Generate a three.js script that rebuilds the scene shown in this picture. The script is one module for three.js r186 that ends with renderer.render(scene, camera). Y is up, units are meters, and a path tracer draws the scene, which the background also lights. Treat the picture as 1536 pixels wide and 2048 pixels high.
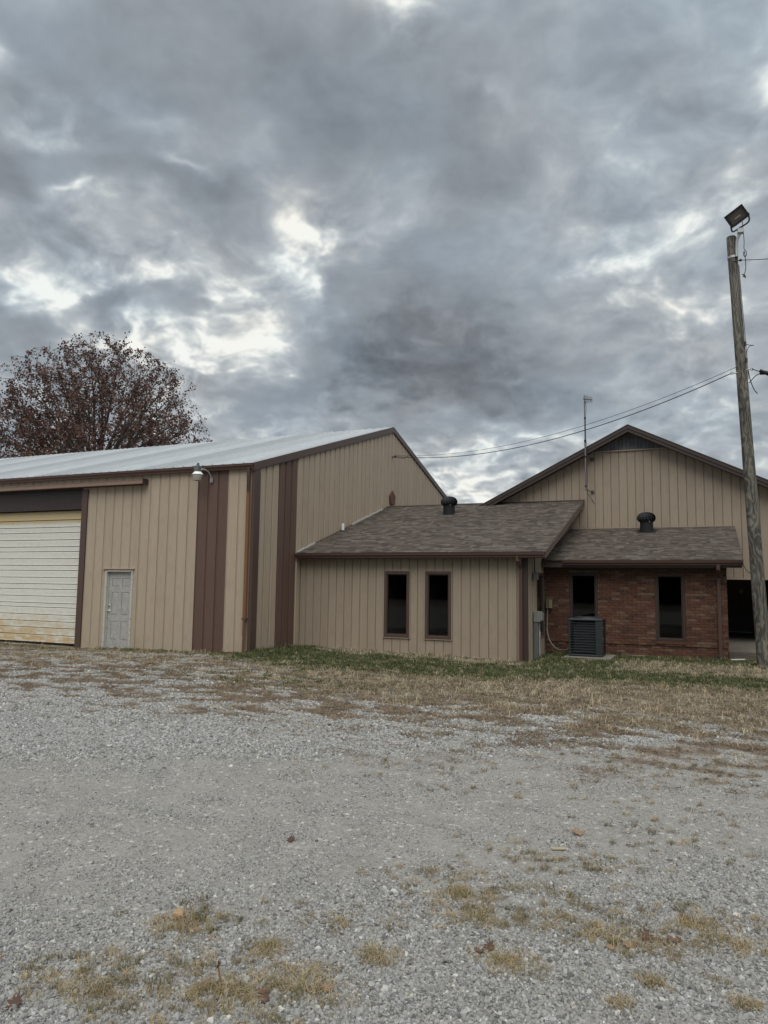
import * as THREE from 'three';
import { mergeGeometries, toCreasedNormals } from 'three/addons/utils/BufferGeometryUtils.js';
import { RoundedBoxGeometry } from 'three/addons/geometries/RoundedBoxGeometry.js';
import { createNoise2D, createNoise3D } from 'simplex-noise';

// ---------------------------------------------------------------- camera, sky, sun, exposure
const scene = new THREE.Scene();
const renderer = new THREE.WebGLRenderer();
renderer.toneMapping = THREE.LinearToneMapping;
renderer.toneMappingExposure = 1.8;
renderer.shadowMap.enabled = true;

const camera = new THREE.PerspectiveCamera(70.35, 768 / 1024, 0.1, 1500);
camera.position.set(9.931, 1.664, 14.694);
camera.rotation.order = 'YXZ';
camera.rotation.set(THREE.MathUtils.degToRad(5.646), THREE.MathUtils.degToRad(23.824), THREE.MathUtils.degToRad(0.773));

function rng(seed) {
  let a = seed >>> 0;
  return () => { a = (a + 0x6D2B79F5) >>> 0; let t = a; t = Math.imul(t ^ (t >>> 15), t | 1); t ^= t + Math.imul(t ^ (t >>> 7), t | 61); return ((t ^ (t >>> 14)) >>> 0) / 4294967296; };
}
const clamp = (v, a = 0, b = 1) => Math.min(b, Math.max(a, v));
const smooth = (a, b, v) => { const t = clamp((v - a) / (b - a)); return t * t * (3 - 2 * t); };
const mix = (a, b, t) => a + (b - a) * t;
const noiseA = createNoise2D(rng(11)), noiseB = createNoise2D(rng(29)), noiseC = createNoise3D(rng(47));
function fbm(n, x, y, oct, gain = 0.5) { let s = 0, a = 1, t = 0; for (let i = 0; i < oct; i++) { s += a * n(x, y); t += a; a *= gain; x = x * 2.03 + 17.1; y = y * 2.03 - 9.7; } return s / t; }

// Broken overcast: one cloud deck in direction space. Each entry is a thicker (-) or thinner (+) part of the deck: azimuth, elevation, half-width, half-height (degrees), strength
const DECK = [[-111.8, 40.0, 1.5, 1.3, 1.1], [-132, 20, 14, 7, 0.3], [-118, 27, 5, 6, 0.2], [-112, 9, 20, 2.2, 0.35], [-93, 24, 9, 8, 0.22], [-110, 38, 4, 5, 0.25], [-111.5, 16.7, 8.2, 2.8, -1.00], [-112.7, 21.2, 6.3, 3.2, -0.70], [-106.7, 20.4, 7.2, 3.5, -0.55], [-115.9, 15.9, 4.5, 1.8, -0.60], [-101.6, 18.0, 5.4, 2.8, -0.45], [-104.3, 14.7, 5.7, 1.4, -0.45], [-134.8, 35.2, 11.1, 3.5, -0.50], [-132.9, 28.5, 8.5, 1.8, -0.60], [-128.2, 28.0, 5.4, 2.0, -0.40], [-137.3, 20.3, 3.4, 1.0, -0.80], [-129.8, 20.8, 3.2, 1.3, -0.80], [-141.5, 15.7, 2.9, 1.6, -0.80], [-123.4, 14.3, 4.5, 1.5, -0.55], [-142.7, 28.5, 2.7, 2.0, -0.50], [-119.2, 34.7, 12.5, 4.7, -0.45], [-110.0, 33.4, 8.5, 3.2, -0.45], [-121.5, 38.9, 12.7, 2.8, -0.30], [-104.7, 26.0, 7.0, 2.4, -0.25], [-94.9, 30.0, 10.0, 5.1, -0.15], [-100.6, 37.7, 12.5, 3.2, -0.20], [-140.7, 18.1, 2.9, 0.7, -0.60], [-122.4, 20.1, 2.5, 2.4, -0.30], [-117.7, 26.4, 2.2, 1.7, 0.75], [-120.1, 21.4, 1.1, 1.4, 0.70], [-140.8, 20.6, 3.2, 1.0, 0.90], [-135.1, 21.9, 5.5, 0.9, 0.60], [-126.4, 21.6, 2.3, 2.0, 0.60], [-125.1, 18.1, 2.5, 1.4, 0.80], [-140.5, 30.7, 2.8, 1.0, 0.70], [-131.4, 29.9, 2.0, 0.5, 0.70], [-143.3, 34.3, 1.2, 0.7, 0.70], [-112.2, 38.4, 2.3, 2.8, 0.45], [-107.1, 35.7, 1.7, 0.6, 0.60], [-105.2, 33.6, 1.7, 1.4, 0.40], [-128.1, 15.5, 2.5, 1.2, 0.90], [-131.6, 17.5, 4.5, 0.7, 0.80], [-107.4, 7.6, 3.2, 1.3, 1.10], [-95.4, 21.8, 2.5, 2.0, 0.40], [-92.1, 25.8, 3.1, 1.6, 0.35], [-85.2, 34.0, 1.4, 2.4, 0.50], [-119.1, 14.9, 0.9, 0.4, 0.60], [-124.4, 30.6, 2.7, 2.4, 0.25], [-138.5, 27.0, 1.3, 0.4, 0.50], [-121.1, 28.6, 2.7, 1.2, 0.35], [-90.9, 19.2, 1.7, 1.2, 0.35], [-103.1, 16.2, 1.0, 0.4, 0.50], [-116.6, 11.6, 6.4, 0.8, 0.25], [-100.8, 11.2, 6.4, 1.0, 0.20], [-135.0, 32.5, 5.1, 1.0, 0.35]];
function cloudSky(W = 4096) {
  const H = W / 2, data = new Float32Array(W * H * 4);
  const stops = [[0.0, 0.122, 0.138, 0.158], [0.25, 0.188, 0.213, 0.242], [0.5, 0.315, 0.355, 0.395], [0.68, 0.45, 0.495, 0.53], [0.84, 0.645, 0.685, 0.7], [1.0, 0.9, 0.925, 0.91]];
  const scale = 1 / 1.8;
  for (let j = 0; j < H; j++) {
    const el = ((j + 0.5) / H - 0.5) * Math.PI, sy = Math.sin(el), cy = Math.cos(el), elD = el * 180 / Math.PI;
    for (let i = 0; i < W; i++) {
      const k = (j * W + i) * 4;
      data[k + 3] = 1;
      if (sy <= 0) { data[k] = 0.17; data[k + 1] = 0.17; data[k + 2] = 0.17; continue; }
      const az = ((i + 0.5) / W - 0.5) * 2 * Math.PI, dx = Math.cos(az) * cy, dz = Math.sin(az) * cy;
      const q = 1 / (sy + 0.32), px = dx * q, pz = dz * q;                     // place on the cloud deck
      const wx = fbm(noiseA, px * 2.2 + 5, pz * 2.2, 4), wz = fbm(noiseB, px * 2.2 - 3, pz * 2.2 + 8, 4);
      const qx = px + wx * 0.06, qz = pz + wz * 0.06;
      const large = fbm(noiseB, qx * 1.5 + 2.7, qz * 1.5 - 1.1, 2);
      const mid = fbm(noiseA, qx * 4.2 + 9.2, qz * 4.2 + 4.4, 6, 0.54);        // broken lumps down to fine fray
      const lump = fbm(noiseB, qx * 9.5 - 7, qz * 9.5 + 3, 6, 0.58);
      const tint = fbm(noiseA, qx * 2.4 - 30, qz * 2.4 + 12, 3);                // thicker lumps lean to warm grey, thinner ones to blue
      let blob = 0;
      const aD = az * 180 / Math.PI + wx * 3.5 + 1.4 * fbm(noiseB, px * 9, pz * 9, 4), eD = elD + wz * 2.4 + 1.1 * fbm(noiseA, px * 9 + 40, pz * 9, 4);
      if (aD > -165 && aD < -65 && elD < 55) for (const b of DECK) {
        const u = (aD - b[0]) / b[2], v = (eD - b[1]) / b[3], r = u * u + v * v;
        if (r < 7) blob += b[4] * Math.exp(-r * 0.85);
      }
      const fray = fbm(noiseA, px * 24 + 3, pz * 24 - 6, 3, 0.5);
      blob = blob > 0 ? blob * 1.05 : blob * 0.8;
      let s = 0.57 + large * 0.07 + mid * 0.21 + lump * 0.12 + fray * 0.025 + blob * (0.32 + 0.3 * lump + 0.22 * mid);
      const edge = smooth(0.58, 0.85, s); s += edge * (Math.max(0, mid) * 0.12 + Math.max(0, lump) * 0.18);
      s = clamp(s, 0, 1);
      let n = 0; while (n < stops.length - 2 && s > stops[n + 1][0]) n++;
      const t = (s - stops[n][0]) / (stops[n + 1][0] - stops[n][0]);
      let r = mix(stops[n][1], stops[n + 1][1], t), g = mix(stops[n][2], stops[n + 1][2], t), b = mix(stops[n][3], stops[n + 1][3], t);
      r *= 1 + 0.06 * tint; b *= 1 - 0.05 * tint - 0.02 * smooth(0.6, 0.95, s);                                     // thin cloud is a little warmer than thick
      const gap = smooth(0.86, 0.98, s) * smooth(-0.1, 0.4, noiseB(px * 9, pz * 9)) * smooth(34, 40, elD);   // blue air through small holes
      r = mix(r, 0.13, gap * 0.8); g = mix(g, 0.22, gap * 0.8); b = mix(b, 0.52, gap * 0.8);
      data[k] = r * scale; data[k + 1] = g * scale; data[k + 2] = b * scale;
    }
  }
  const t = new THREE.DataTexture(data, W, H, THREE.RGBAFormat, THREE.FloatType);
  t.mapping = THREE.EquirectangularReflectionMapping; t.magFilter = THREE.LinearFilter; t.minFilter = THREE.LinearFilter; t.wrapS = THREE.RepeatWrapping;
  t.colorSpace = THREE.LinearSRGBColorSpace; t.needsUpdate = true;
  return t;
}
const skyTexture = cloudSky();
scene.background = skyTexture;
scene.environment = skyTexture;

const sun = new THREE.DirectionalLight(new THREE.Color().setRGB(1, 0.965, 0.91), 1.5);   // veiled by the deck: a wide soft glow high over the yard
{
  const az = THREE.MathUtils.degToRad(72), el = THREE.MathUtils.degToRad(60);
  sun.position.set(Math.cos(az) * Math.cos(el) * 60, Math.sin(el) * 60, Math.sin(az) * Math.cos(el) * 60);
  sun.castShadow = true; sun.shadow.radius = 110; sun.shadow.mapSize.set(2048, 2048);
  const c = sun.shadow.camera; c.left = -40; c.right = 40; c.top = 40; c.bottom = -40; c.near = 1; c.far = 160;
  scene.add(sun, sun.target);
}

// ---------------------------------------------------------------- helpers
const taken = new Map();
function numbered(name) { const n = taken.get(name) ?? 0; taken.set(name, n + 1); return n ? `${name}_${String(n).padStart(3, '0')}` : name; }
function tag(o, label, category, group, kind) { o.userData.label = label; if (category) o.userData.category = category; if (group) o.userData.group = group; if (kind) o.userData.kind = kind; return o; }
function thing(name, label, category, pos = [0, 0, 0], group) { const o = new THREE.Group(); o.name = numbered(name); o.position.set(...pos); scene.add(o); return tag(o, label, category, group); }
function part(parent, name, geo, mat) { const m = new THREE.Mesh(geo, mat); m.name = name; m.castShadow = m.receiveShadow = true; parent.add(m); return m; }
function group(parent, name, pos = [0, 0, 0], ry = 0, rx = 0) { const o = new THREE.Group(); o.name = name; o.position.set(...pos); o.rotation.set(rx, ry, 0); parent.add(o); return o; }
const col = (r, g, b) => new THREE.Color().setRGB(r, g, b);
function mat(rgb, roughness = 0.7, extra = {}) { return new THREE.MeshStandardMaterial({ color: col(...rgb), roughness, metalness: 0, side: THREE.DoubleSide, ...extra }); }
// box from limits, uv in metres
function bx(x0, x1, y0, y1, z0, z1) {
  const w = x1 - x0, h = y1 - y0, d = z1 - z0, g = new THREE.BoxGeometry(w, h, d), uv = g.attributes.uv, dims = [[d, h], [d, h], [w, d], [w, d], [w, h], [w, h]];
  for (let f = 0; f < 6; f++) for (let k = 0; k < 4; k++) uv.setXY(f * 4 + k, uv.getX(f * 4 + k) * dims[f][0] + x0 + z0, uv.getY(f * 4 + k) * dims[f][1] + y0);
  g.translate((x0 + x1) / 2, (y0 + y1) / 2, (z0 + z1) / 2); return g;
}
function rbx(x0, x1, y0, y1, z0, z1, r = 0.006, seg = 1) { const g = new RoundedBoxGeometry(x1 - x0, y1 - y0, z1 - z0, seg, r); g.translate((x0 + x1) / 2, (y0 + y1) / 2, (z0 + z1) / 2); return g; }
const merge = (list) => mergeGeometries(list.map((g) => { const n = g.index ? g.toNonIndexed() : g; for (const a of Object.keys(n.attributes)) if (!['position', 'normal', 'uv', 'color'].includes(a)) n.deleteAttribute(a); return n; }));
function tube(points, r, seg = 24, sides = 6) { return new THREE.TubeGeometry(new THREE.CatmullRomCurve3(points.map((q) => new THREE.Vector3(...q))), seg, r, sides, false); }
function rod(a, b, r0, r1 = r0, sides = 8) {
  const A = new THREE.Vector3(...a), B = new THREE.Vector3(...b), d = B.clone().sub(A), g = new THREE.CylinderGeometry(r1, r0, d.length(), sides);
  g.applyQuaternion(new THREE.Quaternion().setFromUnitVectors(new THREE.Vector3(0, 1, 0), d.clone().normalize())); g.translate((a[0] + b[0]) / 2, (a[1] + b[1]) / 2, (a[2] + b[2]) / 2); return g;
}
// closed profile (list of [depth z, height y]) run along x from x0 to x1
function run(profile, x0, x1) {
  const P = [], uv = [], n = profile.length, ends = THREE.ShapeUtils.triangulateShape(profile.map(([z, y]) => new THREE.Vector2(z, y)), []);
  let along = 0;
  for (let i = 0; i < n; i++) {
    const [za, ya] = profile[i], [zb, yb] = profile[(i + 1) % n], l = Math.hypot(zb - za, yb - ya);
    P.push(x0, ya, za, x1, ya, za, x1, yb, zb, x0, ya, za, x1, yb, zb, x0, yb, zb);
    uv.push(x0, along, x1, along, x1, along + l, x0, along, x1, along + l, x0, along + l); along += l;
  }
  for (const x of [x0, x1]) for (const t of ends) for (const k of t) { P.push(x, profile[k][1], profile[k][0]); uv.push(profile[k][0], profile[k][1]); }
  const g = new THREE.BufferGeometry(); g.setAttribute('position', new THREE.Float32BufferAttribute(P, 3)); g.setAttribute('uv', new THREE.Float32BufferAttribute(uv, 2)); g.computeVertexNormals(); return g;
}
// periodic value noise for textures that repeat
function lattice(n, seed) { const r = rng(seed), a = new Float32Array(n * n); for (let i = 0; i < a.length; i++) a[i] = r(); return (x, y) => { const X = Math.floor(x), Y = Math.floor(y), fx = x - X, fy = y - Y, u = fx * fx * (3 - 2 * fx), v = fy * fy * (3 - 2 * fy), g = (i, j) => a[(((j % n) + n) % n) * n + (((i % n) + n) % n)]; return mix(mix(g(X, Y), g(X + 1, Y), u), mix(g(X, Y + 1), g(X + 1, Y + 1), u), v); }; }
function texture(w, h, fn, srgb = true, rep = [1, 1]) {
  const d = new Uint8Array(w * h * 4);
  for (let j = 0; j < h; j++) for (let i = 0; i < w; i++) { const c = fn(i / w, j / h, i, j), k = (j * w + i) * 4; d[k] = clamp(c[0]) * 255; d[k + 1] = clamp(c[1]) * 255; d[k + 2] = clamp(c[2]) * 255; d[k + 3] = 255; }
  const t = new THREE.DataTexture(d, w, h); t.wrapS = t.wrapT = THREE.RepeatWrapping; t.magFilter = THREE.LinearFilter; t.minFilter = THREE.LinearMipmapLinearFilter; t.generateMipmaps = true;
  if (srgb) t.colorSpace = THREE.SRGBColorSpace; t.repeat.set(...rep); t.needsUpdate = true; return t;
}
const enc = (v) => v <= 0.0031308 ? 12.92 * v : 1.055 * Math.pow(v, 1 / 2.4) - 0.055;

// ---------------------------------------------------------------- materials
const pA = lattice(64, 3), pB = lattice(64, 4), pC = lattice(128, 5), pD = lattice(256, 6);
// sheet-metal paint: faint chalking streaks down the sheet and fine mottle
const paintTex = texture(512, 512, (u, v) => { const s = 0.5 * pC(u * 128, v * 4) + 0.3 * pA(u * 32, v * 8) + 0.2 * pB(u * 64, v * 64), k = 0.94 + 0.06 * s - 0.02 * smooth(0.62, 0.85, pA(u * 16, v * 16)); return [k, k, k * (0.985 + 0.015 * s)]; }, true, [0.5, 0.25]);
const grimeTex = texture(512, 512, (u, v) => { const s = 0.6 * pB(u * 64, v * 64) + 0.4 * pA(u * 16, v * 16), k = 0.78 + 0.22 * s; return [k, k * 0.99, k * 0.97]; }, true, [0.7, 0.7]);
const BEIGE = [[0.445, 0.366, 0.281], [0.435, 0.358, 0.275], [0.455, 0.375, 0.288]], BROWN = [[0.132, 0.079, 0.063], [0.126, 0.075, 0.06], [0.138, 0.083, 0.067]];
const beige = BEIGE.map((c) => mat(c, 0.5, { map: paintTex })), brown = BROWN.map((c) => mat(c, 0.5, { map: paintTex }));
const beigeB = [[0.355, 0.29, 0.223], [0.345, 0.282, 0.217], [0.365, 0.299, 0.23]].map((c) => mat(c, 0.5, { map: paintTex }));
const trimBrown = mat([0.095, 0.06, 0.05], 0.42, { map: paintTex }), gutterBrown = mat([0.1, 0.058, 0.047], 0.38), darkBrown = mat([0.045, 0.03, 0.026], 0.5), orangeBrown = mat([0.26, 0.125, 0.06], 0.45, { map: grimeTex }), hoodBrown = mat([0.2, 0.13, 0.1], 0.5, { map: grimeTex });
const backing = mat([0.05, 0.045, 0.04], 0.9), roomWall = mat([0.3, 0.285, 0.26], 0.9);
const roofMetal = [0.8, 0.66, 0.74].map((k) => new THREE.MeshStandardMaterial({ color: col(k * 0.96, k, k * 1.04), roughness: 0.4, metalness: 0.25, map: paintTex, side: THREE.DoubleSide }));
const whitePaint = mat([0.62, 0.62, 0.58], 0.6, { map: grimeTex }), flashing = mat([0.66, 0.67, 0.67], 0.45, { map: grimeTex });
const steel = new THREE.MeshStandardMaterial({ color: col(0.55, 0.55, 0.55), roughness: 0.35, metalness: 0.9 }), galv = new THREE.MeshStandardMaterial({ color: col(0.42, 0.43, 0.43), roughness: 0.5, metalness: 0.6 });
const blackPaint = mat([0.007, 0.008, 0.01], 0.75), rubber = mat([0.012, 0.012, 0.012], 0.7);
const glass = new THREE.MeshPhysicalMaterial({ color: col(0.22, 0.23, 0.23), roughness: 0.02, metalness: 0, transmission: 1, thickness: 0, ior: 1.42, side: THREE.DoubleSide });
const concreteTex = texture(512, 512, (u, v) => { const s = 0.4 * pA(u * 16, v * 16) + 0.35 * pB(u * 64, v * 64) + 0.25 * pD(u * 256, v * 256), k = 0.7 + 0.3 * s; return [k, k * 0.985, k * 0.95]; }, true, [0.8, 0.8]);
const concrete = mat([0.36, 0.35, 0.32], 0.9, { map: concreteTex });

// ---------------------------------------------------------------- sheet siding
// One sheet between two ribs, in a wall's own frame: x along the wall, y up, z outwards. holes: [x0, x1, y0, y1]
function sidingSheet(x0, x1, y0, topAt, holes = [], ribD = 0.026, ribW = 0.05, minors = 5, slotD = ribD * 0.95) {
  const slot = slotD, sw = ribW * 0.5, pts = [[0, 0], [0.002, -slot], [sw - 0.002, -slot], [sw, 0], [sw + 0.006, ribD * 0.5], [ribW - 0.006, ribD * 0.5], [ribW, 0]], w = x1 - x0, pan = w - ribW;
  for (let i = 1; i <= minors; i++) { const c = ribW + pan * i / (minors + 1); pts.push([c - 0.007, 0], [c, 0.0035], [c + 0.007, 0]); }
  pts.push([w, 0]);
  let P = pts.filter((p) => p[0] <= w + 1e-6).map(([x, z]) => [x0 + x, z]);
  for (const h of holes) for (const e of [h[0], h[1]]) if (e > x0 + 1e-4 && e < x1 - 1e-4 && !P.some((p) => Math.abs(p[0] - e) < 1e-4)) {
    const k = P.findIndex((p) => p[0] > e), a = P[k - 1], b = P[k], t = (e - a[0]) / (b[0] - a[0]); P.splice(k, 0, [e, mix(a[1], b[1], t)]);
  }
  const pos = [], uv = [], off = (x0 * 7.31) % 1, quad = (a, b, ya0, yb0, ya1, yb1) => {
    if (ya1 - ya0 < 1e-4 && yb1 - yb0 < 1e-4) return;
    pos.push(a[0], ya0, a[1], b[0], yb0, b[1], b[0], yb1, b[1], a[0], ya0, a[1], b[0], yb1, b[1], a[0], ya1, a[1]);
    uv.push(a[0], ya0 + off, b[0], yb0 + off, b[0], yb1 + off, a[0], ya0 + off, b[0], yb1 + off, a[0], ya1 + off);
  };
  for (let i = 0; i + 1 < P.length; i++) {
    const a = P[i], b = P[i + 1], m = (a[0] + b[0]) / 2, ta = topAt(a[0]), tb = topAt(b[0]);
    let lo = y0;
    for (const h of holes.filter((h) => m > h[0] && m < h[1]).sort((p, q) => p[2] - q[2])) { if (h[2] > lo) quad(a, b, lo, lo, h[2], h[2]); lo = Math.max(lo, h[3]); }
    if (Math.min(ta, tb) > lo || Math.max(ta, tb) > lo) quad(a, b, lo, lo, Math.max(lo, ta), Math.max(lo, tb));
  }
  if (!pos.length) return null;
  const g = new THREE.BufferGeometry(); g.setAttribute('position', new THREE.Float32BufferAttribute(pos, 3)); g.setAttribute('uv', new THREE.Float32BufferAttribute(uv, 2)); g.computeVertexNormals(); return g;
}
// a window in a wall's own frame: frame bars, pane, thin outer moulding, dark lined room behind
function windowUnit(parent, x0, x1, y0, y1, { fw = 0.075, frame = trimBrown, moulding = beigeB[2], recess = 0, z = 0, sill = false, depth = 2.4 } = {}) {
  const w = group(parent, 'window'), zf = z - recess, zo = zf + 0.035;
  part(w, 'frame', merge([rbx(x0, x0 + fw, y0, y1, zf - 0.06, zo), rbx(x1 - fw, x1, y0, y1, zf - 0.06, zo), rbx(x0 + fw, x1 - fw, y1 - fw, y1, zf - 0.06, zo - 0.002), rbx(x0 + fw, x1 - fw, y0, y0 + fw, zf - 0.06, zo - 0.002)]), frame);
  const s = 0.022, a = x0 + fw, b = x1 - fw, c = y0 + fw, d = y1 - fw;
  part(w, 'sash', merge([bx(a, a + s, c, d, zf - 0.045, zf + 0.012), bx(b - s, b, c, d, zf - 0.045, zf + 0.012), bx(a + s, b - s, d - s, d, zf - 0.045, zf + 0.01), bx(a + s, b - s, c, c + s, zf - 0.045, zf + 0.01)]), darkBrown);
  const pg = new THREE.PlaneGeometry(b - a - 2 * s, d - c - 2 * s); pg.translate((a + b) / 2, (c + d) / 2, zf - 0.015); part(w, 'pane', pg, glass);
  const m = 0.016; if (moulding) part(w, 'moulding', merge([bx(x0 - m, x0 - 0.001, y0 - m, y1 + m, z - 0.02, z + 0.032), bx(x1 + 0.001, x1 + m, y0 - m, y1 + m, z - 0.02, z + 0.032), bx(x0, x1, y1 + 0.001, y1 + m, z - 0.02, z + 0.03), bx(x0, x1, y0 - m, y0 - 0.001, z - 0.02, z + 0.034)]), moulding);
  const e = 0.004; part(w, 'room_lining', merge([bx(x0 + e, x1 - e, y0 + e, y1 - e, zf - depth, zf - depth + 0.01), bx(x0 + e, x0 + 0.02, y0 + e, y1 - e, zf - depth + 0.011, zf - 0.062), bx(x1 - 0.02, x1 - e, y0 + e, y1 - e, zf - depth + 0.011, zf - 0.062), bx(x0 + 0.021, x1 - 0.021, y0 + e, y0 + 0.02, zf - depth + 0.011, zf - 0.062), bx(x0 + 0.021, x1 - 0.021, y1 - 0.02, y1 - e, zf - depth + 0.011, zf - 0.062)]), roomWall);
  return w;
}
// K-style gutter along x, back at z = 0, top at y = 0
const gutterProfile = (h = 0.125, d = 0.125) => [[0, 0], [0, -h], [d * 0.62, -h], [d * 0.68, -h * 0.72], [d, -h * 0.4], [d, -0.012], [d + 0.008, -0.01], [d + 0.008, 0], [d - 0.008, 0], [d - 0.008, -h * 0.36], [d * 0.6, -h * 0.7], [d * 0.55, -h + 0.01], [0.01, -h + 0.01], [0.01, 0]];
// corrugated downspout: points in the x-y or y-z plane, rectangular section
function downspout(points, w = 0.078, d = 0.058) {
  const out = [];
  for (let i = 0; i + 1 < points.length; i++) {
    const A = new THREE.Vector3(...points[i]), B = new THREE.Vector3(...points[i + 1]), v = B.clone().sub(A), l = v.length();
    const g = new RoundedBoxGeometry(w - i * 0.002, l + 0.03, d - i * 0.002, 1, 0.008); g.applyQuaternion(new THREE.Quaternion().setFromUnitVectors(new THREE.Vector3(0, 1, 0), v.normalize())); g.translate((A.x + B.x) / 2, (A.y + B.y) / 2, (A.z + B.z) / 2); out.push(g);
    const groove = new THREE.BoxGeometry(0.012, l, 0.006); if (l > 0.6) { for (const o of [-0.02, 0.02]) { const q = groove.clone(); q.translate((A.x + B.x) / 2 + o, (A.y + B.y) / 2, Math.max(A.z, B.z) + d / 2); out.push(q); } }
  }
  return merge(out);
}
// ---------------------------------------------------------------- laminated shingles on a roof's own frame: x along the eave, y up the slope, z out of the roof
const SHINGLE = [[0.122, 0.1, 0.081], [0.152, 0.127, 0.103], [0.18, 0.153, 0.125], [0.09, 0.073, 0.06], [0.158, 0.127, 0.101], [0.215, 0.186, 0.154], [0.132, 0.103, 0.084]];
const granTex = texture(256, 256, (u, v) => { const s = 0.55 * pD(u * 256, v * 256) + 0.45 * pC(u * 128, v * 128), k = 0.62 + 0.38 * s; return [k, k, k]; }, true, [2.5, 2.5]);
const shingleMats = SHINGLE.map((c) => mat(c, 0.95, { map: granTex })), shingleField = new THREE.MeshStandardMaterial({ color: 0xffffff, roughness: 0.95, map: granTex, vertexColors: true, side: THREE.DoubleSide });
function shingles(parent, x0, x1, len, seed, few = 300, cut = null) {
  const r = rng(seed), e = 0.142, W = [0.09, 0.13, 0.17, 0.24], geos = W.map((w) => { const g = bx(-w / 2 + 0.001, w / 2 - 0.001, 0, e + 0.03, -0.002, 0.0105), p = g.attributes.position; for (let i = 0; i < p.count; i++) if (p.getY(i) > 0.1 && p.getZ(i) > 0) p.setZ(i, 0.001); g.computeVertexNormals(); return g; });
  const rest = [], courses = Math.ceil(len / e); let made = 0;
  for (let c = 0; c < courses; c++) {
    let x = x0 - r() * 0.12;
    while (x < x1 - 0.02) {
      let wi = Math.floor(r() * 4), w = W[wi]; const y = c * e, h = Math.min(e + 0.03, len - y), jz = 0.003 + r() * 0.004, ci = Math.floor(r() * r() * 0 + r() * SHINGLE.length), a = Math.max(x, x0), b = Math.min(x + w, x1);
      x += w;
      if (b - a < 0.03) continue;
      if (cut && !cut((a + b) / 2, y)) continue;
      const whole = b - a > w - 0.004 && h > e + 0.02;
      if (made < few && whole) { const m = part(parent, 'shingle', geos[wi], shingleMats[ci]); m.position.set((a + b) / 2, y, jz); made++; }
      else { const g = bx(a + 0.001, b - 0.001, y, y + h, jz - 0.002, jz + 0.0105), p = g.attributes.position; for (let i = 0; i < p.count; i++) if (p.getY(i) > y + 0.1 && p.getZ(i) > jz) p.setZ(i, jz + 0.001); g.computeVertexNormals(); const q = g.toNonIndexed(), n = q.attributes.position.count, ca = new Float32Array(n * 3); for (let i = 0; i < n; i++) ca.set(SHINGLE[ci], i * 3); q.setAttribute('color', new THREE.BufferAttribute(ca, 3)); rest.push(q); }
    }
  }
  if (rest.length) { const m = part(parent, 'shingle_courses', mergeGeometries(rest), shingleField); m.userData.kind = 'stuff'; }
}

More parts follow.
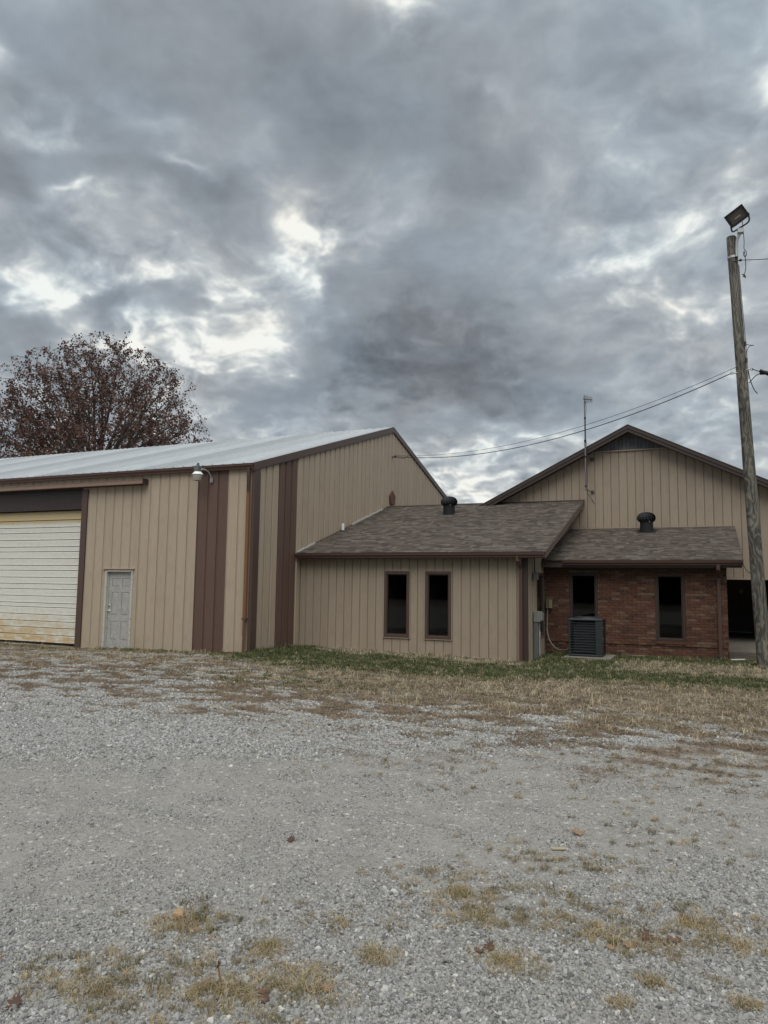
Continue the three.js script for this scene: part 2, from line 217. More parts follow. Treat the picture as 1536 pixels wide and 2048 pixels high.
// ---------------------------------------------------------------- the barn
const RIB = 0.3048, EAVE = 4.52, RIDGE = 7.116, HALF = 8.465, SL = (RIDGE - EAVE) / HALF, BASE = -0.35, BL = -20.4;
{
  const barn = thing('metal_barn', 'long tan metal barn with brown stripes and bright sheet metal roof', 'barn');
  // long wall under the eave
  const garageX = -5.53, garageTop = 4.17, doorX0 = -4.6, doorX1 = -3.64, doorTop = 1.94;
  const holes = [[-15, garageX, -1, garageTop], [doorX0, doorX1, -1, doorTop]];
  const wall = group(barn, 'eave_wall');
  part(wall, 'backing', merge([bx(BL, -0.03, BASE, EAVE - 0.08, -0.34, -0.3), bx(garageX + 0.01, doorX0 - 0.01, BASE, EAVE - 0.08, -0.29, -0.04), bx(doorX1 + 0.01, -0.03, BASE, EAVE - 0.08, -0.29, -0.04), bx(doorX0 - 0.009, doorX1 + 0.009, doorTop + 0.004, EAVE - 0.08, -0.29, -0.041), bx(BL, garageX + 0.009, garageTop + 0.004, EAVE - 0.08, -0.29, -0.04)]), backing);
  const rib0 = -0.157;
  for (let j = 0; j < 64; j++) {
    const b = j === 0 ? -0.02 : rib0 - (j - 1) * RIB, a = rib0 - j * RIB; if (a < BL) break;
    const dark = j >= 3 && j <= 5, g = sidingSheet(a, b, BASE, () => EAVE - 0.03, holes, 0.026, 0.046, j ? 5 : 0, 0.018);
    if (g) part(wall, 'siding_sheet', g, (dark ? brown : beige)[(j * 7 + 1) % 3]);
  }
  // gable end, facing +x: its own frame has x running away from the corner
  const gable = group(barn, 'gable_wall', [0, 0, 0], Math.PI / 2), topAt = (x) => (x < HALF ? EAVE + SL * x : RIDGE - SL * (x - HALF)) - 0.02;
  part(gable, 'backing', (() => { const s = new THREE.Shape([[0.03, BASE], [2 * HALF - 0.03, BASE], [2 * HALF - 0.03, EAVE - 0.08], [HALF, RIDGE - 0.08], [0.03, EAVE - 0.08]].map((q) => new THREE.Vector2(...q))); const g = new THREE.ExtrudeGeometry(s, { depth: 0.1, bevelEnabled: false }); g.translate(0, 0, -0.19); return g; })(), backing);
  const first = 0.488; // first rib after the corner
  for (let j = 0; j < 60; j++) {
    const a = j === 0 ? 0.2 : first + (j - 1) * RIB, b = first + j * RIB; if (a > 2 * HALF - 0.05) break;
    const dark = j >= 3 && j <= 5, g = sidingSheet(a, Math.min(b, 2 * HALF), BASE, topAt, [], 0.04, 0.075, j ? 4 : 2, 0.07);
    if (g) part(gable, 'siding_sheet', g, (dark ? brown : beige)[(j * 5 + 2) % 3]);
  }
  part(barn, 'corner_trim', merge([bx(-0.045, 0.036, BASE, EAVE - 0.05, 0.002, 0.036), bx(0.002, 0.036, BASE, EAVE - 0.02, -0.22, 0.001)]), trimBrown);
  // roof: ribbed sheets from eave to ridge
  const ang = Math.atan(SL), len = HALF / Math.cos(ang) + 0.1, roof = group(barn, 'roof', [0, EAVE + 0.005 - 0.1 * Math.sin(ang), 0.1 * Math.cos(ang)], 0, -(Math.PI / 2 - ang));
  for (let j = 0; j < 67; j++) { const b = -0.02 - j * RIB, a = b - RIB; part(roof, 'roof_sheet', sidingSheet(a, b, 0, () => len, [], 0.12, 0.09, 1, 0.002), roofMetal[(j * 5 + (j % 4)) % 3]); }
  const back = group(barn, 'rear_roof', [0, EAVE - 0.03, -2 * HALF - 0.1], 0, 0); part(back, 'sheeting', (() => { const g = new THREE.BufferGeometry(); const P = [BL, 0, 0, 0.0, 0, 0, 0.0, RIDGE - EAVE + 0.03, HALF + 0.1, BL, 0, 0, 0.0, RIDGE - EAVE + 0.03, HALF + 0.1, BL, RIDGE - EAVE + 0.03, HALF + 0.1]; g.setAttribute('position', new THREE.Float32BufferAttribute(P, 3)); g.setAttribute('uv', new THREE.Float32BufferAttribute(new Array(12).fill(0), 2)); g.computeVertexNormals(); return g; })(), roofMetal[0]);
  part(barn, 'ridge_cap', run([[-HALF + 0.22, RIDGE - 0.02 - 0.22 * SL + 0.035], [-HALF, RIDGE + 0.045], [-HALF - 0.22, RIDGE - 0.02 - 0.22 * SL + 0.035], [-HALF - 0.22, RIDGE - 0.22 * SL], [-HALF, RIDGE + 0.03], [-HALF + 0.22, RIDGE - 0.22 * SL]], BL, 0.0), roofMetal[1]);
  // rake trim along both slopes of the gable
  const rake = (sgn) => { const pr = [[-0.02, 0.045], [0.05, 0.045], [0.05, -0.13], [0.04, -0.145], [-0.02, -0.145]], g = run(pr.map(([o, y]) => [o, y]), 0, HALF / Math.cos(ang) + (sgn > 0 ? 0.12 : 0.1)); return g; };
  // run() lays the profile along x; turn it so that it climbs the slope in the plane x = 0
  const rk = group(barn, 'rake_trim', [0, EAVE - 0.12 * Math.sin(ang), 0.12 * Math.cos(ang)], Math.PI / 2); rk.rotation.set(0, Math.PI / 2, ang, 'YXZ'); part(rk, 'flashing', rake(1), trimBrown);
  const rk2 = group(barn, 'rake_trim', [-0.003, RIDGE, -HALF], 0); rk2.rotation.set(0, Math.PI / 2, -ang, 'YXZ'); part(rk2, 'flashing', rake(-1), trimBrown);
  // gutter and its downspout
  const gut = group(barn, 'gutter', [0, EAVE + 0.005, 0.03]); part(gut, 'trough', run(gutterProfile(0.125, 0.12), BL, 0.03), gutterBrown);
  const ds = group(barn, 'downspout', [0, 0, 0]);
  part(ds, 'pipe', downspout([[-0.105, EAVE - 0.1, 0.1], [-0.105, 3.82, 0.085]]), trimBrown);
  const o = part(ds, 'pipe', downspout([[-0.105, 3.82, 0.085], [-0.105, 0.8, 0.085]], 0.082, 0.062), orangeBrown); tag(o, 'faded orange length of downspout');
  const o2 = part(ds, 'pipe', downspout([[-0.105, 0.77, 0.087], [-0.1, 0.4, 0.095], [-0.115, -0.1, 0.09]], 0.074, 0.054), mat([0.19, 0.1, 0.06], 0.5, { map: grimeTex })); tag(o2, 'dented lowest length of downspout');
  part(ds, 'strap', bx(-0.165, -0.045, 0.77, 0.81, 0.03, 0.122), trimBrown);
  // overhead door: slats of a ribbed steel door, jamb and header
  const od = group(barn, 'overhead_door');
  const rustToneTex = texture(1024, 1024, (u, v) => {
    // u: 0..1 over 4 m of door width from the right jamb, v: 0..1 over door height (bottom to top)
    const n = 0.5 * pA(u * 14, v * 10) + 0.3 * pA(u * 40 + 9, v * 40) + 0.2 * pC(u * 100, v * 120), streak = 0.6 * pB(u * 10, v * 60 + 7) + 0.4 * pC(u * 30 + 3, v * 120);
    let low = smooth(0.24, 0.02, v + (n - 0.5) * 0.26) * smooth(0.28, 0.62, streak * 0.55 + n * 0.45 + (0.55 - Math.abs(u - 0.75)) * 0.2);
    const high = smooth(0.855, 0.885, v + (n - 0.5) * 0.012) * (0.72 + 0.28 * n);  // darker tan tone across the top slat; the rust is in low
    const k = 0.86 + 0.14 * (0.6 * pC(u * 64, v * 128) + 0.4 * n), dirt = smooth(0.55, 0.9, n) * 0.06;
    const W = [0.77, 0.77, 0.7], R = mix(0, 1, low), base = W.map((c) => c * (k - dirt)), a = [0.5, 0.31, 0.11], y = [0.5, 0.375, 0.175];
    let c = base.map((b0, q) => mix(b0, y[q] * (0.85 + 0.3 * n), high)); c = c.map((b0, q) => mix(b0, mix(y[q] * 1.15, a[q], n), R * 0.85));
    return c.map(enc);
  }, true); rustToneTex.wrapS = rustToneTex.wrapT = THREE.MirroredRepeatWrapping;
  const doorPaint = mat([1, 1, 1], 0.45, { map: rustToneTex }), lines = [3.59, 3.327, 3.126, 2.973, 2.773, 2.58, 2.445, 2.247, 2.06, 1.921, 1.724, 1.545, 1.4, 1.205, 1.012, 0.897, 0.697, 0.512, 0.335, 0.137, -0.07], L = -13.6;
  for (let i = 0; i + 1 < lines.length; i++) {
    const t = lines[i], b = lines[i + 1], h = t - b, zf = -0.2, prof = [[zf - 0.04, t - 0.002], [zf - 0.022, t - 0.012], [zf, t - 0.034]];
    for (const f of [0.34, 0.52, 0.7]) prof.push([zf, t - h * f + 0.006], [zf - 0.005, t - h * f], [zf, t - h * f - 0.006]);
    prof.push([zf, b + 0.012], [zf + 0.006, b + 0.004], [zf - 0.01, b + 0.001], [zf - 0.04, b + 0.001]);
    const g = run(prof, L, garageX - 0.005), p = g.attributes.position, uv = g.attributes.uv; for (let q = 0; q < p.count; q++) uv.setXY(q, (garageX - p.getX(q)) / 4, (p.getY(q) + 0.07) / 3.8);
    part(od, 'slat', g, doorPaint);
  }
  part(od, 'bottom_seal', bx(L, garageX - 0.006, -0.11, -0.071, -0.225, -0.205), rubber);
  part(barn, 'header_panel', merge([bx(BL, garageX - 0.004, 3.592, garageTop - 0.004, -0.12, -0.09), bx(BL, garageX - 0.005, garageTop - 0.13, garageTop - 0.085, -0.089, -0.06)]), mat([0.06, 0.04, 0.036], 0.4, { map: grimeTex }));
  part(barn, 'door_jamb', merge([bx(garageX, -5.335, BASE, 4.1, 0.001, 0.034), bx(garageX - 0.003, garageX + 0.02, BASE, 4.1, -0.25, 0.0)]), trimBrown);
  const hood = group(barn, 'door_hood', [0, 4.16, 0]);
  part(hood, 'cover', run([[0.03, 0.13], [0.045, 0.13], [0.2, 0.05], [0.22, 0.0], [0.21, -0.015], [0.203, 0.0], [0.19, 0.042], [0.04, 0.112], [0.03, 0.112]], BL, -3.28), hoodBrown);
  part(hood, 'track', bx(BL, -3.4, -0.02, 0.035, 0.05, 0.085), darkBrown);
  part(hood, 'end_cap', bx(-3.282, -3.262, -0.02, 0.132, 0.03, 0.225), darkBrown);
  // side door with six embossed panels
  const wd = group(barn, 'walk_door', [0, 0, 0]), X0 = -4.525, X1 = -3.71, Y0 = -0.105, Y1 = 1.885, ZD = -0.085;
  const panels = []; const cw = (X1 - X0 - 0.34) / 2; for (const k of [0, 1]) for (const [a, b] of [[0.22, 0.7], [0.86, 1.46], [1.6, 1.82]]) panels.push([X0 + 0.12 + k * (cw + 0.1), X0 + 0.12 + k * (cw + 0.1) + cw, Y0 + a, Y0 + b]);
  const doorGrey = mat([0.49, 0.5, 0.5], 0.5, { map: grimeTex }), sh = new THREE.Shape([[X0, Y0], [X1, Y0], [X1, Y1], [X0, Y1]].map((q) => new THREE.Vector2(...q)));
  for (const [a, b, c, d] of panels) sh.holes.push(new THREE.Path([[a, c], [a, d], [b, d], [b, c]].map((q) => new THREE.Vector2(...q))));
  const skin = new THREE.ExtrudeGeometry(sh, { depth: 0.014, bevelEnabled: false }); skin.translate(0, 0, ZD);
  part(wd, 'leaf', merge([skin, bx(X0, X1, Y0, Y1, ZD - 0.03, ZD - 0.0002)]), doorGrey);
  for (const [a, b, c, d] of panels) { const g = bx(a + 0.002, b - 0.002, c + 0.002, d - 0.002, ZD, ZD + 0.011), p = g.attributes.position, cx = (a + b) / 2, cy = (c + d) / 2; for (let i = 0; i < p.count; i++) if (p.getZ(i) > ZD + 0.005) { p.setX(i, p.getX(i) + Math.sign(cx - p.getX(i)) * 0.032); p.setY(i, p.getY(i) + Math.sign(cy - p.getY(i)) * 0.032); } const n = g.toNonIndexed(); n.computeVertexNormals(); part(wd, 'raised_panel', n, doorGrey); }
  const peel = texture(256, 512, (u, v) => { const n = 0.6 * pB(u * 12, v * 64) + 0.4 * pC(u * 60, v * 128), wood = 0.75 * smooth(0.74, 0.8, n + 0.1 * pA(u * 3, v * 8)); const k = 0.9 + 0.1 * pC(u * 50, v * 50); return [enc(mix(0.5, 0.2, wood) * k), enc(mix(0.5, 0.17, wood) * k), enc(mix(0.45, 0.13, wood) * k)]; }, true, [2.5, 0.7]);
  const oldPaint = mat([1, 1, 1], 0.7, { map: peel });
  part(wd, 'frame', merge([bx(doorX0 + 0.004, X0 - 0.002, BASE, doorTop - 0.005, -0.14, 0.012), bx(X1 + 0.002, doorX1 - 0.004, BASE, doorTop - 0.005, -0.14, 0.014), bx(X0 - 0.0018, X1 + 0.0018, Y1 + 0.003, doorTop - 0.005, -0.14, 0.02), bx(X0 - 0.001, X0 + 0.014, Y0, Y1, ZD + 0.016, ZD + 0.045)]), oldPaint);
  part(wd, 'drip_cap', bx(doorX0 - 0.06, doorX1 + 0.05, doorTop + 0.012, doorTop + 0.032, -0.005, 0.05), beige[1]);
  part(wd, 'threshold', bx(X0, X1, Y0 - 0.06, Y0 - 0.012, -0.13, -0.02), darkBrown);
  const knob = new THREE.LatheGeometry([[0, 0.062], [0.018, 0.06], [0.026, 0.05], [0.026, 0.042], [0.012, 0.03], [0.01, 0.012], [0.03, 0.008], [0.032, 0]].map((q) => new THREE.Vector2(...q)), 16); knob.rotateX(Math.PI / 2);
  part(wd, 'knob', knob.clone().translate(X0 + 0.06, 0.86, ZD + 0.014), steel);
  const bolt = new THREE.LatheGeometry([[0, 0.03], [0.02, 0.028], [0.027, 0.012], [0.03, 0]].map((q) => new THREE.Vector2(...q)), 16); bolt.rotateX(Math.PI / 2); part(wd, 'deadbolt', bolt.translate(X0 + 0.06, 1.0, ZD + 0.014), steel);
}

// ---------------------------------------------------------------- the sided annex
const ZA = -2.278, XA = 6.11, AX1 = 6.597, ZG = -8.117, NINE = 0.2286;
{
  const an = thing('sided_annex', 'low tan annex with two narrow windows and a shingled lean-to roof', 'building');
  const EY = 2.44, EZ = ZA + 0.25, TY = 4.3, slope = (TY - EY) / (EZ - ZG), ang = Math.atan(slope), len = (EZ - ZG) / Math.cos(ang), under = (z) => EY + (EZ - z) * slope - 0.09;
  const wins = [[2.481, 3.178], [3.586, 4.273]], wy0 = 0.336, wy1 = 1.989;
  const wall = group(an, 'front_wall', [0, 0, ZA]);
  const holes = wins.map(([a, b]) => [a, b, wy0, wy1]);
  part(wall, 'backing', merge([bx(0.01, 2.47, BASE, 2.36, -0.12, -0.035), bx(3.19, 3.575, BASE, 2.36, -0.12, -0.035), bx(4.285, XA - 0.02, BASE, 2.36, -0.12, -0.035), bx(2.471, 3.189, BASE, wy0 - 0.01, -0.12, -0.036), bx(2.471, 3.189, wy1 + 0.01, 2.36, -0.12, -0.036), bx(3.576, 4.284, BASE, wy0 - 0.01, -0.12, -0.036), bx(3.576, 4.284, wy1 + 0.01, 2.36, -0.12, -0.036)]), backing);
  for (let j = 0; j < 28; j++) { const a = j === 0 ? 0.012 : -0.038 + j * 0.227, b = Math.min(-0.038 + (j + 1) * 0.227, XA - 0.015); if (a >= b) break; const g = sidingSheet(a, b, BASE, () => 2.35, holes, 0.02, 0.035, 3); if (g) part(wall, 'siding_sheet', g, beigeB[(j * 4 + 1) % 3]); }
  for (const [a, b] of wins) windowUnit(an, a, b, wy0, wy1, { z: ZA });
  // return wall facing +x
  const side = group(an, 'return_wall', [XA, 0, ZA], Math.PI / 2), sw = [0.95, 1.82, 0.42, 1.995];
  const top = (x) => under(ZA - x) + 0.02;
  part(side, 'backing', (() => { const s = new THREE.Shape([[0.02, BASE], [0.94, BASE], [0.94, top(0.94)], [0.02, top(0.02)]].map((q) => new THREE.Vector2(...q))), s2 = new THREE.Shape([[1.83, BASE], [5.8, BASE], [5.8, top(5.8) - 0.02], [1.83, top(1.83)]].map((q) => new THREE.Vector2(...q))), s3 = new THREE.Shape([[0.941, BASE], [1.829, BASE], [1.829, 0.41], [0.941, 0.41]].map((q) => new THREE.Vector2(...q))), s4 = new THREE.Shape([[0.941, 2.0], [1.829, 2.0], [1.829, top(1.829)], [0.941, top(0.941)]].map((q) => new THREE.Vector2(...q))); return merge([s, s2, s3, s4].map((q) => { const g = new THREE.ExtrudeGeometry(q, { depth: 0.08, bevelEnabled: false }); g.translate(0, 0, -0.115); return g; })); })(), backing);
  for (let j = 0; j < 26; j++) { const a = j === 0 ? 0.015 : -0.02 + j * NINE, b = Math.min(-0.02 + (j + 1) * NINE, 5.83); if (a >= b) break; const g = sidingSheet(a, b, BASE, top, [sw], 0.02, 0.035, 3); if (g) part(side, 'siding_sheet', g, beigeB[(j * 4 + 2) % 3]); }
  const swg = group(an, 'window', [XA, 0, ZA], Math.PI / 2); { const tmp = new THREE.Group(), w = windowUnit(tmp, sw[0], sw[1], sw[2], sw[3], { depth: 1.5 }); for (const c of [...w.children]) swg.add(c); }
  part(an, 'corner_trim', merge([bx(XA - 0.11, XA + 0.026, BASE, 2.34, ZA + 0.003, ZA + 0.028), bx(XA + 0.002, XA + 0.026, BASE, 2.38, ZA - 0.035, ZA + 0.0025)]), darkBrown);
  // roof
  const roof = group(an, 'roof', [0, EY, EZ], 0, -(Math.PI / 2 - ang));
  part(roof, 'deck', bx(0.03, AX1 - 0.02, 0.02, len, -0.07, 0.0), darkBrown);
  shingles(roof, 0.03, AX1, len - 0.01, 71);
  part(roof, 'ridge_cap', bx(0.03, AX1, len - 0.14, len + 0.03, 0.018, 0.026), shingleMats[3]);
  part(roof, 'drip_edge', merge([bx(0.03, AX1 + 0.012, -0.022, 0.05, -0.012, -0.004), bx(AX1 - 0.012, AX1 + 0.012, 0.051, len, -0.014, 0.0)]), trimBrown);
  part(an, 'rear_roof', (() => { const P = [0.03, TY + 0.02, ZG - 0.02, 3.2, TY + 0.02, ZG - 0.02, 3.2, TY - 0.9, ZG - 3, 0.03, TY + 0.02, ZG - 0.02, 3.2, TY - 0.9, ZG - 3, 0.03, TY - 0.9, ZG - 3], g = new THREE.BufferGeometry(); g.setAttribute('position', new THREE.Float32BufferAttribute(P, 3)); g.setAttribute('uv', new THREE.Float32BufferAttribute([0, 0, 3, 0, 3, 3, 0, 0, 3, 3, 0, 3], 2)); g.computeVertexNormals(); return g; })(), shingleMats[3]);
  // rake board on the free end, fascia, soffit
  const rb = group(an, 'rake_board', [AX1 - 0.001, EY, EZ], 0, -(Math.PI / 2 - ang)); part(rb, 'board', bx(-0.022, 0.0, 0.0, len, -0.15, -0.015), mat([0.16, 0.125, 0.105], 0.6, { map: grimeTex }));
  part(an, 'soffit', merge([bx(0.035, AX1 - 0.024, 2.335, 2.347, ZA - 0.02, EZ - 0.03), bx(XA + 0.03, AX1 - 0.024, 2.348, 2.36, ZA - 0.6, ZA - 0.021)]), trimBrown);
  part(an, 'fascia', bx(0.035, AX1 - 0.022, 2.3, 2.43, EZ - 0.028, EZ - 0.004), darkBrown);
  const gut = group(an, 'gutter', [0, EY - 0.012, EZ - 0.003]); part(gut, 'trough', run(gutterProfile(0.115, 0.11), 0.02, AX1 - 0.015), gutterBrown);
  const ds = group(an, 'downspout'); part(ds, 'elbow', downspout([[5.955, 2.34, EZ + 0.05], [5.965, 2.24, EZ + 0.04], [5.985, 2.08, ZA + 0.07]], 0.08, 0.06), gutterBrown); part(ds, 'pipe', downspout([[5.985, 2.09, ZA + 0.068], [5.985, -0.12, ZA + 0.068]]), gutterBrown);
  // step flashing against the barn
  const fl = group(an, 'step_flashing', [0.032, EY, EZ], 0, -(Math.PI / 2 - ang)), rf = rng(9);
  for (let y = 0.0; y < len - 0.1; y += 0.2) { const bare = (y < 0.9 || (y > 3.4 && y < 5.8)) ? 1 : 0.12; const h = 0.012 + 0.04 * bare * (0.4 + 0.6 * rf()); part(fl, 'flashing_piece', bx(0.0, 0.006 + 0.03 * bare, y + 0.003, y + 0.197, 0.014, 0.016 + h), bare === 1 ? flashing : trimBrown); }
}

// ---------------------------------------------------------------- the brick wing
const ZB = -4.275, XB = 10.397;
{
  const bw = thing('brick_wing', 'low red brick wing with two dark windows and shingled roof', 'building');
  const EY = 2.315, EZ = ZB + 0.38, TY = 3.41, slope = (TY - EY) / (EZ - ZG), ang = Math.atan(slope), len = (EZ - ZG) / Math.cos(ang), RX = 10.738, LX = XA + 0.03;
  const wins = [[6.749, 7.455, 0.33, 2.017], [8.802, 9.48, 0.375, 2.013]], STEP = 0.302;
  const wall = group(bw, 'brick_wall');
  const mortar = mat([0.23, 0.185, 0.15], 0.95, { map: concreteTex });
  const mw = []; const seg = (a, b, c, d) => mw.push(bx(a, b, c, d, ZB - 0.2, ZB - 0.01));
  seg(LX, 6.749, STEP, 2.2); seg(7.455, 8.802, STEP, 2.2); seg(9.48, XB - 0.01, STEP, 2.2); for (const [a, b, c, d] of wins) { seg(a + 0.0005, b - 0.0005, STEP, c); seg(a + 0.0005, b - 0.0005, d, 2.2); }
  mw.push(bx(LX, XB - 0.03, -0.01, STEP - 0.0005, ZB - 0.2, ZB - 0.032)); part(wall, 'mortar', merge(mw), mortar);
  const BR = [[0.175, 0.076, 0.047], [0.155, 0.066, 0.042], [0.195, 0.088, 0.056], [0.135, 0.064, 0.044], [0.21, 0.12, 0.081], [0.1, 0.052, 0.039], [0.235, 0.15, 0.107], [0.17, 0.078, 0.05]];
  const brickTex = texture(256, 256, (u, v) => { const s = 0.4 * pD(u * 256, v * 256) + 0.35 * pB(u * 64, v * 64) + 0.25 * pA(u * 16, v * 16), k = 0.55 + 0.45 * s + 0.25 * smooth(0.7, 0.85, pB(u * 40 + 3, v * 40)); return [k, k * 0.98, k * 0.95]; }, true, [1.5, 1.5]);
  const bm = BR.map((c) => mat(c, 0.92, { map: brickTex })), fieldMat = new THREE.MeshStandardMaterial({ color: 0xffffff, roughness: 0.92, map: brickTex, vertexColors: true });
  const H = 0.0567, C = 0.0667, LNG = 0.193, J = 0.01, unit = bx(-LNG / 2, LNG / 2, 0, H, -0.09, 0), rest = [], r = rng(404); let made = 0;
  const spots = [];
  for (let c = 0; c < 34; c++) {
    const y = -0.0 + c * C + 0.004; if (y + H > 2.2) break; const low = y + H < STEP + 0.01, z = low ? ZB - 0.022 : ZB;
    const blocks = [[LX, XB - (low ? 0.02 : 0)]]; let list = blocks;
    for (const [a, b, y0, y1] of wins) if (y + H > y0 + 0.01 && y < y1 - 0.01) list = list.flatMap(([p, q]) => (a > p && b < q ? [[p, a - 0.002], [b + 0.002, q]] : [[p, q]]));
    for (const [p, q] of list) { let x = p - (((p + 100 - (c % 2 ? 0.1015 : 0)) % 0.203)); while (x < q - 0.02) { const a = Math.max(x, p), b = Math.min(x + LNG, q); x += LNG + J; if (b - a < 0.025) continue; spots.push([a, b, y, z, Math.floor(Math.pow(r(), 1.15) * BR.length), (r() - 0.5) * 0.003]); } }
  }
  const whole = spots.filter(([a, b]) => b - a > LNG - 0.002).sort((p, q) => Math.abs(p[0] - 8.6) - Math.abs(q[0] - 8.6)).slice(0, 300), chosen = new Set(whole);
  for (const s of spots) {
    const [a, b, y, z, ci, jz] = s;
    if (chosen.has(s)) { const m = part(wall, 'brick', unit, bm[ci]); m.position.set((a + b) / 2, y, z + jz); }
    else { const q = bx(a, b, y, y + H, z - 0.09, z + jz).toNonIndexed(), n = q.attributes.position.count, ca = new Float32Array(n * 3); for (let i = 0; i < n; i++) ca.set(BR[ci], i * 3); q.setAttribute('color', new THREE.BufferAttribute(ca, 3)); rest.push(q); }
  }
  part(wall, 'brick_courses', mergeGeometries(rest), fieldMat).userData.kind = 'stuff';
  for (const [a, b, c, d] of wins) { part(bw, 'window_sill', bx(a + 0.004, b - 0.004, c - 0.062, c - 0.002, ZB - 0.008, ZB + 0.022), bm[1]); windowUnit(bw, a + 0.003, b - 0.003, c + 0.003, d - 0.003, { z: ZB, recess: 0.045, fw: 0.06, frame: darkBrown, moulding: null }); }
  part(bw, 'foundation', bx(LX, XB - 0.035, BASE, -0.012, ZB - 0.2, ZB - 0.045), mat([0.1, 0.1, 0.1], 0.9, { map: concreteTex }));
  part(bw, 'end_wall', bx(XB - 0.11, XB - 0.001, -0.01, 2.2, ZG + 0.06, ZB - 0.21), bm[1]);
  const roof = group(bw, 'roof', [0, EY, EZ], 0, -(Math.PI / 2 - ang));
  part(roof, 'deck', bx(LX + 0.01, RX - 0.02, 0.02, len - 0.02, -0.06, 0.0), darkBrown);
  shingles(roof, LX + 0.01, RX, len - 0.03, 93);
  part(roof, 'drip_edge', merge([bx(LX + 0.01, RX + 0.012, -0.022, 0.05, -0.012, -0.004), bx(RX - 0.012, RX + 0.012, 0.051, len - 0.03, -0.014, 0.0)]), trimBrown);
  part(bw, 'head_flashing', bx(LX + 0.01, RX, TY + 0.012, TY + 0.04, ZG + 0.028, ZG + 0.05), beigeB[1]);
  part(bw, 'rake_board', (() => { const g = bx(0, 0.022, 0.02, len - 0.02, -0.16, -0.062); g.rotateX(-(Math.PI / 2 - ang)); g.translate(RX - 0.045, EY, EZ); return g; })(), darkBrown);
  part(bw, 'soffit', bx(LX + 0.01, RX - 0.05, 2.205, 2.217, ZB - 0.19, EZ - 0.05), darkBrown);
  part(bw, 'fascia', bx(LX + 0.01, RX - 0.02, 2.14, 2.3, EZ - 0.048, EZ - 0.02), mat([0.085, 0.062, 0.053], 0.55, { map: grimeTex }));
  part(bw, 'frieze_board', bx(LX + 0.012, XB + 0.003, 2.09, 2.2, ZB + 0.006, ZB + 0.026), darkBrown);
  const gut = group(bw, 'gutter', [0, EY - 0.015, EZ - 0.018]); part(gut, 'trough', run(gutterProfile(0.105, 0.11), LX + 0.52, RX + 0.005), gutterBrown);
  const ds = group(bw, 'downspout'); part(ds, 'elbow', downspout([[10.215, 2.22, EZ + 0.03], [10.215, 2.1, EZ + 0.02], [10.22, 1.93, ZB + 0.05]], 0.08, 0.06), gutterBrown); part(ds, 'pipe', downspout([[10.22, 1.95, ZB + 0.05], [10.22, 0.02, ZB + 0.05]], 0.08, 0.058), gutterBrown); part(ds, 'boot', rod([10.22, 0.06, ZB + 0.055], [10.235, -0.16, ZB + 0.1], 0.055, 0.06, 14), mat([0.02, 0.03, 0.038], 0.6));
}

